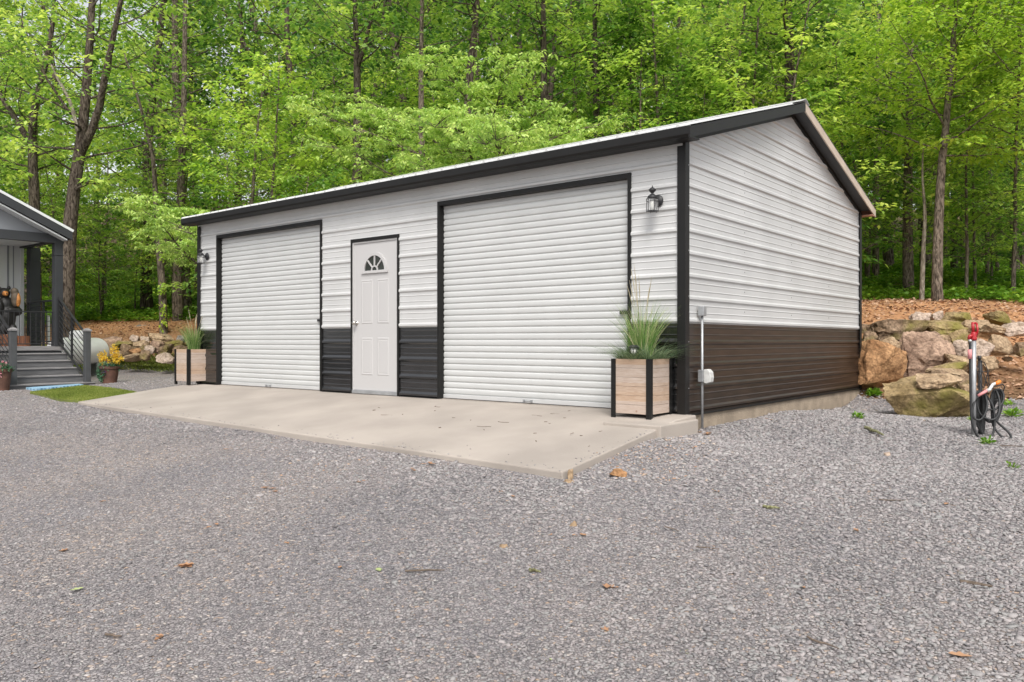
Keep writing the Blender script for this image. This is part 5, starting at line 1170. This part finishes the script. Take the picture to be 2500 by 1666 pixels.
# the tb meshes above are already relative to the base
ov = lambda rel: 1.0
oak = hero('oak_tree', 'dark forked oak with a thick leaning trunk rising behind the porch roof', 'tree', 1, [(160,815),(168,600),(180,470),(200,330),(212,200),(222,60),(230,-120),(235,-300)], 21, BARK, LEAF, r0=.20, h0=.30, nl=26, llen=2.8, per=10, size=.15, fork=[(.42, .75, .05, 1, 6.5, .8), (.5, -.7, -.5, .9, 3.4, .35)])
m = MB(); m.tube(crom([at(u, v, 20.8) for u, v in ((190, 320), (176, 262), (158, 222), (140, 190), (126, 160), (110, 138), (104, 122))], 3), [.055*(1-.85*i/18) for i in range(19)], 7)
tag(m.build('dead_limb', BARKP, oak, smooth=True), 'bare pale dead limb reaching up to the left')
hero('oak_tree', 'slimmer forked tree at the far left, parting low into two dark stems', 'tree', 2, [(88,800),(84,500),(80,400),(82,280),(110,160),(130,40),(135,-150)], 23, BARK, LEAF, r0=.17, h0=.28, nl=24, llen=2.6, per=10, size=.15, fork=[(.46, -.8, -.4, 1, 5., .8)])
hero('slender_tree', 'slender tree with yellow vine leaves on its trunk left of the garage', 'tree', 3, [(400,806),(396,700),(388,600),(380,480),(372,380),(340,250),(300,120)], 23, BARKG, LEAF, r0=.12, h0=.42, nl=18, llen=2.0, per=9, size=.15)
hero('broad_trunk_tree', 'straight grey-brown trunk nearest the left end of the garage', 'tree', 4, [(434,800),(434,650),(440,520),(444,380),(450,200),(452,0),(455,-200)], 25, BARKG, LEAF, r0=.17, h0=.5, nl=22, llen=2.6, per=9, size=.16)
TOPS = [('tall dark trunk forking behind the middle of the roof', 872, [(872,800),(872,500),(872,200),(868,60),(860,-150)], 26, BARK, .19, [(.62, .5, .1, 1, 5, .7)]),
        ('slim brown trunk left of the pale dogwood crown', 1030, [(1030,800),(1030,400),(1028,200),(1030,0),(1032,-200)], 25, BARKG, .13, None),
        ('dark trunk curving behind the dogwood, forked at the top', 1142, [(1140,800),(1140,400),(1146,200),(1160,60),(1172,-60),(1190,-200)], 25, BARK, .17, [(.7, -.4, 0, 1, 4, .7)]),
        ('thick straight trunk behind the dogwood right half', 1328, [(1330,800),(1330,400),(1328,200),(1326,0),(1325,-200)], 27, BARK, .19, None),
        ('pinkish leaning trunk broken thin at the top above the roof', 1400, [(1412,800),(1408,400),(1402,180),(1396,60),(1388,-120)], 28, BARKG, .12, None),
        ('dark-barked trunk just right of the dogwood crown', 1458, [(1460,800),(1460,400),(1456,250),(1452,60),(1450,-200)], 26, BARK, .17, None),
        ('thick rough trunk rising directly behind the roof peak', 1928, [(1930,800),(1930,400),(1928,200),(1925,0),(1922,-200)], 24, BARK, .24, None),
        ('leaning thin trunk to the left of the roof peak', 1790, [(1775,800),(1782,400),(1795,250),(1812,80),(1830,-100)], 27, BARKG, .10, None),
        ('thin pale trunk between the rear chimneyless roof slope and the peak', 1650, [(1645,800),(1648,400),(1652,250),(1656,60),(1660,-100)], 28, BARKG, .10, None)]
for i, (lb, u, pts, d, bk_, r_, fk) in enumerate(TOPS):
    lb = lb.replace('between the rear chimneyless roof slope and the peak', 'above the middle of the garage gable slope')
    hero('woodland_tree', lb, 'tree', 20+i, pts, d-5.2, bk_, LEAF if i % 2 else LEAFD, r0=r_*.84, h0=.58, nl=26, llen=2.6, per=9, size=.16, fork=fk)
RT_ = [('grey trunk close to the rear garage corner', [(2138,750),(2138,550),(2140,350),(2142,200),(2145,0),(2150,-150)], 24, BARKG, .11),
       ('tallest straight grey-brown trunk in the open woods right of the garage', [(2218,745),(2216,550),(2218,350),(2222,200),(2224,0),(2228,-200)], 21, BARKG, .15),
       ('thin pale crooked sapling trunk standing at the edge of the red soil', [(2250,738),(2254,620),(2258,520),(2252,430),(2254,350)], 18.5, BARKP, .06),
       ('dark trunk in the shade behind the right-hand leafy branches', [(2330,760),(2330,500),(2335,300),(2330,60),(2328,-150)], 27, BARK, .13),
       ('dark trunk at the upper right edge of the photo', [(2478,740),(2476,500),(2480,250),(2485,60),(2486,-150)], 24, BARK, .15),
       ('slim dark trunk between the rear corner and the pale sapling', [(2178,750),(2172,550),(2170,400),(2165,200),(2160,0)], 30, BARK, .10)]
for i, (lb, pts, d, bk_, r_) in enumerate(RT_):
    sm = i == 2
    hero('woodland_tree' if not sm else 'sapling', lb, 'tree' if not sm else 'sapling', 40+i, pts, d, bk_, LEAF, r0=r_, h0=.42 if not sm else .55, nl=24 if not sm else 10, llen=2.5 if not sm else 1.2, per=9, size=.15 if not sm else .12)
# dogwoods with pale layered crowns
flatp = lambda rel: .75+.35*math.sin(rel*3)
def dogwood(label, seed, H_, h0, llen, nl=15):
    "umbrella tiers: a few flat layers of drooping leaf tufts"
    rng = random.Random(seed); rg = np.random.default_rng(seed); tb = MB(); Pn = []; Dn = []
    T = curve((0, 0, -.3), (.1, 0, 1), H_*.8, 9, rng, .03, .12); tb.tube(T, [.075*(1-.07*i) for i in range(10)], 9)
    for k in range(nl):
        t = h0+(1-h0)*(k+.5)/nl; x = t*9; i = min(8, int(x)); p = T[i].lerp(T[i+1], x-i); a = k*2.4+rng.uniform(-.4, .4); rel = (t-h0)/(1-h0)
        ll = llen*(1.1-.55*rel)*rng.uniform(.75, 1.15); Bq = curve(p, (math.cos(a), math.sin(a), .75), ll, 9, rng, -.075, .12); tb.tube(Bq, [.03*(1-.09*q) for q in range(10)], 6, cap=False)
        for j in range(2, 10):
            for c in range(3 if j < 9 else 5):
                q = Bq[j]; a2 = a+rng.uniform(-1.5, 1.5); l2 = rng.uniform(.25, .75)*(ll/2.4); e = q+Vector((math.cos(a2)*l2, math.sin(a2)*l2, rng.uniform(.02, .28))); tb.tube([q, (q+e)/2+Vector((0, 0, .03)), e], [.008, .006, .003], 3, cap=False)
                for g in range(7):
                    f = e+Vector((rng.gauss(0, .17), rng.gauss(0, .17), rng.gauss(0, .025))); Pn.append(f)
    Pn = np.array([tuple(p) for p in Pn]); per = 9; n = len(Pn); P = np.repeat(Pn, per, 0); a = rg.uniform(0, 6.28, n*per)
    D = np.c_[np.cos(a), np.sin(a), rg.uniform(-1.0, .1, n*per)]; P = P+D*np.array([.035, .035, .0])+rg.normal(0, .012, P.shape)
    V = kites(rg, P, D, .088*rg.uniform(.7, 1.25, n*per), .7, .25)
    r = thing('dogwood_tree', label, 'tree'); tb.build('trunk', BARKG, r, smooth=True); npmesh('crown', V, QK(V), LEAFP, r); return r
r = dogwood('pale green dogwood with a wide layered crown rising behind the garage roof', 61, 7.4, .60, 3.1, 13); place(r, 1200, 17.8, 1.0)
r2 = dogwood('second pale dogwood crown, lower and to the right behind the garage roof', 64, 6.6, .62, 2.5, 10); place(r2, 1385, 17.4, 3.2)
r3 = dogwood('small pale dogwood spreading just above the left end of the garage roof', 65, 4.7, .70, 2.5, 9); place(r3, 505, 18.6, 4.4)
r = make_tree('young_maple', 'lime-yellow young tree glowing above the left part of the garage roof', 'tree', 62, BARKG, LEAFY, H_=7.8, r0=.08, h0=.5, nl=24, llen=2.0, per=11, size=.13, dens=1.1)
place(r, 600, 20.5, .3)
r = make_tree('overhanging_tree', 'near tree with bright sprays of leaves spreading over the upper right', 'tree', 63, BARKG, LEAFY, H_=8.2, r0=.12, h0=.42, nl=32, llen=3.3, per=15, size=.12, dens=1.35, flat=.8)
place(r, 2290, 17.5, .9); r4 = copy_tree(r); r4['label'] = 'second leafy tree leaning in over the right edge of the photo'; place(r4, 2560, 17.5, 3.9)
# prototypes for the mass of the wood
PRO = []
for i, (mt_, bk_, kw) in enumerate([
    (LEAF, BARK, dict(H_=15, r0=.17, h0=.26, nl=46, llen=3.1, per=10, size=.17, dens=1.0)),
    (LEAFD, BARKG, dict(H_=17, r0=.20, h0=.30, nl=48, llen=3.3, per=10, size=.18, dens=1.0)),
    (LEAF, BARKG, dict(H_=13, r0=.13, h0=.22, nl=44, llen=2.7, per=10, size=.16, dens=1.1, lean=(.08, .03))),
    (LEAFD, BARK, dict(H_=16, r0=.16, h0=.36, nl=40, llen=3.0, per=10, size=.18, dens=1.0, fork=[(.45, .6, .2, 1, 6, .75)]))]):
    PRO.append(make_tree('woodland_tree', ['tall broad-crowned green tree in the wood on the hillside', 'tall dark green tree in the wood on the hillside', 'leafy lighter green tree in the wood on the hillside', 'forked dark green tree in the wood on the hillside'][i], 'tree', 80+i, bk_, mt_, group='trees of the wood on the hillside', **kw))
FAR = []
for i, (mt_, bk_, kw) in enumerate([
    (LEAF, BARK, dict(H_=19, r0=.2, h0=.12, nl=60, llen=4.2, per=9, size=.34, dens=1.0, tw_step=.5)),
    (LEAFD, BARKG, dict(H_=21, r0=.2, h0=.14, nl=60, llen=4.4, per=9, size=.36, dens=1.0, tw_step=.5))]):
    FAR.append(make_tree('woodland_tree', 'tree', 'tree', 86+i, bk_, mt_, group='trees of the wood on the hillside', **kw))
UND = []
for i, (mt_, kw) in enumerate([(LEAF, dict(H_=6.0, r0=.05, h0=.18, nl=34, llen=2.0, per=15, size=.13, dens=1.2, flat=.85)), (LEAFD, dict(H_=4.6, r0=.04, h0=.14, nl=30, llen=1.7, per=15, size=.13, dens=1.2, flat=.85)),
                            (LEAF, dict(H_=7.5, r0=.06, h0=.22, nl=38, llen=2.2, per=14, size=.13, dens=1.2, flat=.85, lean=(.1, 0)))]):
    UND.append(make_tree('understory_tree', ['slim leafy young tree in the undergrowth at the wood edge', 'low bushy young tree in the undergrowth at the wood edge', 'leaning young tree in the undergrowth at the wood edge'][i], 'young tree', 90+i, BARKG, mt_, group='young trees in the undergrowth', **kw))
rng = random.Random(31); used = {}; seen = {}
ANCH = [(0, 'the left photo edge'), (88, 'the low-forked tree'), (200, 'the dark leaning oak'), (330, 'the left rock bank'), (434, 'the broad grey-brown trunk'), (560, 'the left wall lantern'), (680, 'the left roller door'),
        (800, 'the left door jamb'), (917, 'the white entry door'), (1090, "the big door's left jamb"), (1215, 'the wide pale dogwood'), (1365, 'the second pale dogwood'), (1480, 'the dark-barked trunk'), (1600, 'the right wall lantern'),
        (1700, 'the near garage corner'), (1800, 'the middle of the gable'), (1930, 'the roof peak'), (2050, 'the rear roof slope'), (2140, 'the rear garage corner'), (2220, 'the tallest trunk'), (2330, 'the mossy boulder'), (2400, 'the red-headed hydrant'), (2500, 'the right photo edge')]
KIND = {}
def where(u):
    a = min(ANCH, key=lambda q: abs(q[0]-u)); d = u-a[0]
    return ('behind ' if abs(d) < 14 else 'just left of ' if d < 0 else 'just right of ')+a[1]
def put(pro, u, d, s=1., row=''):
    p0 = pro; k = KIND.setdefault(p0.as_pointer(), p0['label'])
    if used.get(p0.as_pointer()): pro = copy_tree(p0)
    used[p0.as_pointer()] = True; place(pro, u, d, rng.uniform(0, 6.28), s*rng.uniform(.85, 1.15))
    lb = k+', '+row+', '+where(u); n = seen.get(lb, 0); seen[lb] = n+1
    if n: lb = k+', '+row+' but farther back, '+where(u)
    pro['label'] = lb; return pro
PRO_K = ['broad green tree', 'tall dark green tree', 'light green tree', 'forked dark green tree']; UND_K = ['slim young tree', 'bushy young tree', 'leaning young tree']
for p, k in zip(PRO, PRO_K): p['label'] = k
for p, k in zip(UND, UND_K): p['label'] = k
for p, k in zip(FAR, ['big green tree', 'big dark tree']): p['label'] = k
for k in range(22):
    if k != 3: put(PRO[k % 4], -150+k*127+rng.uniform(-40, 40), rng.uniform(27, 31), row='front row')
for k in range(25):
    if k not in (2, 4, 7): put(PRO[(k+1) % 4], -180+k*113+rng.uniform(-40, 40), rng.uniform(34, 40), 1.05, 'second row')
for k in range(28):
    if k not in (3, 5, 8): put(FAR[k % 2], -180+k*101+rng.uniform(-40, 40), rng.uniform(44, 52), .95, 'third row')
for k in range(30):
    if k not in (2, 4, 5, 7, 8): put(FAR[(k+1) % 2], -180+k*95+rng.uniform(-40, 40), rng.uniform(58, 70), 1.15, 'farthest row')
for k in range(28):
    u = -120+k*98+rng.uniform(-35, 35); d = rng.uniform(20.5, 25)
    if u > 2080: d += 3.5
    if 100 < u < 520: d += 3
    put(UND[k % 3], u, d, 1., 'at the wood edge')
for k in range(30): put(UND[(k+1) % 3], -120+k*94+rng.uniform(-40, 40), rng.uniform(28, 38), 1.15, 'deeper in')
for (u, d, k, s) in ((330, 29, 1, .8), (650, 21, 2, .9), (740, 19.5, 1, 1.1), (1050, 19.5, 1, 1.1), (1130, 21, 0, 1.1), (1480, 20, 1, 1.2), (1620, 21, 2, 1.1), (1900, 18.5, 0, 1.1), (1980, 19.5, 2, .95), (2120, 24, 0, 1.1), (2300, 25, 2, 1.2), (2360, 19.4, 0, 1.0), (2470, 19.2, 2, .85), (2410, 23, 0, 1.15), (830, 21.5, 0, 1.), (960, 20.5, 2, .9), (1560, 19, 2, .95), (1680, 19.5, 0, 1.1), (1820, 20, 2, 1.), (2050, 20, 0, 1.1), (2420, 22, 1, 1.0), (2380, 20.5, 0, .9), (2520, 21, 1, .8), (20, 24, 0, 1), (250, 28, 0, 1.1)): put(UND[k], u, d, s, 'nearest row')
# yellow vine leaves on the slender trunk
vb = at(399, 790, 22.75); rg = np.random.default_rng(4); tt = rg.uniform(0, 1, 160); P = np.stack([at(396+4*np.sin(t*9)+rg.normal(0, 5), 806-190*t, 22.78) for t in tt]); P = P[(tt < .35) | ((tt > .45) & (tt < .62)) | (tt > .9)]
V = kites(rg, P-vb, rg.normal(size=(len(P), 3)), .10, .2, .36); o = npmesh('climbing_vine', V, QK(V), YFLO if False else LEAFY, loc=tuple(vb)); tag(o, 'yellow-green vine leaves climbing the slender trunk left of the garage', 'vine')
print('faces', sum(len(o.data.polygons) for o in bpy.data.objects if o.type == 'MESH'), 'objs', len(bpy.data.objects))
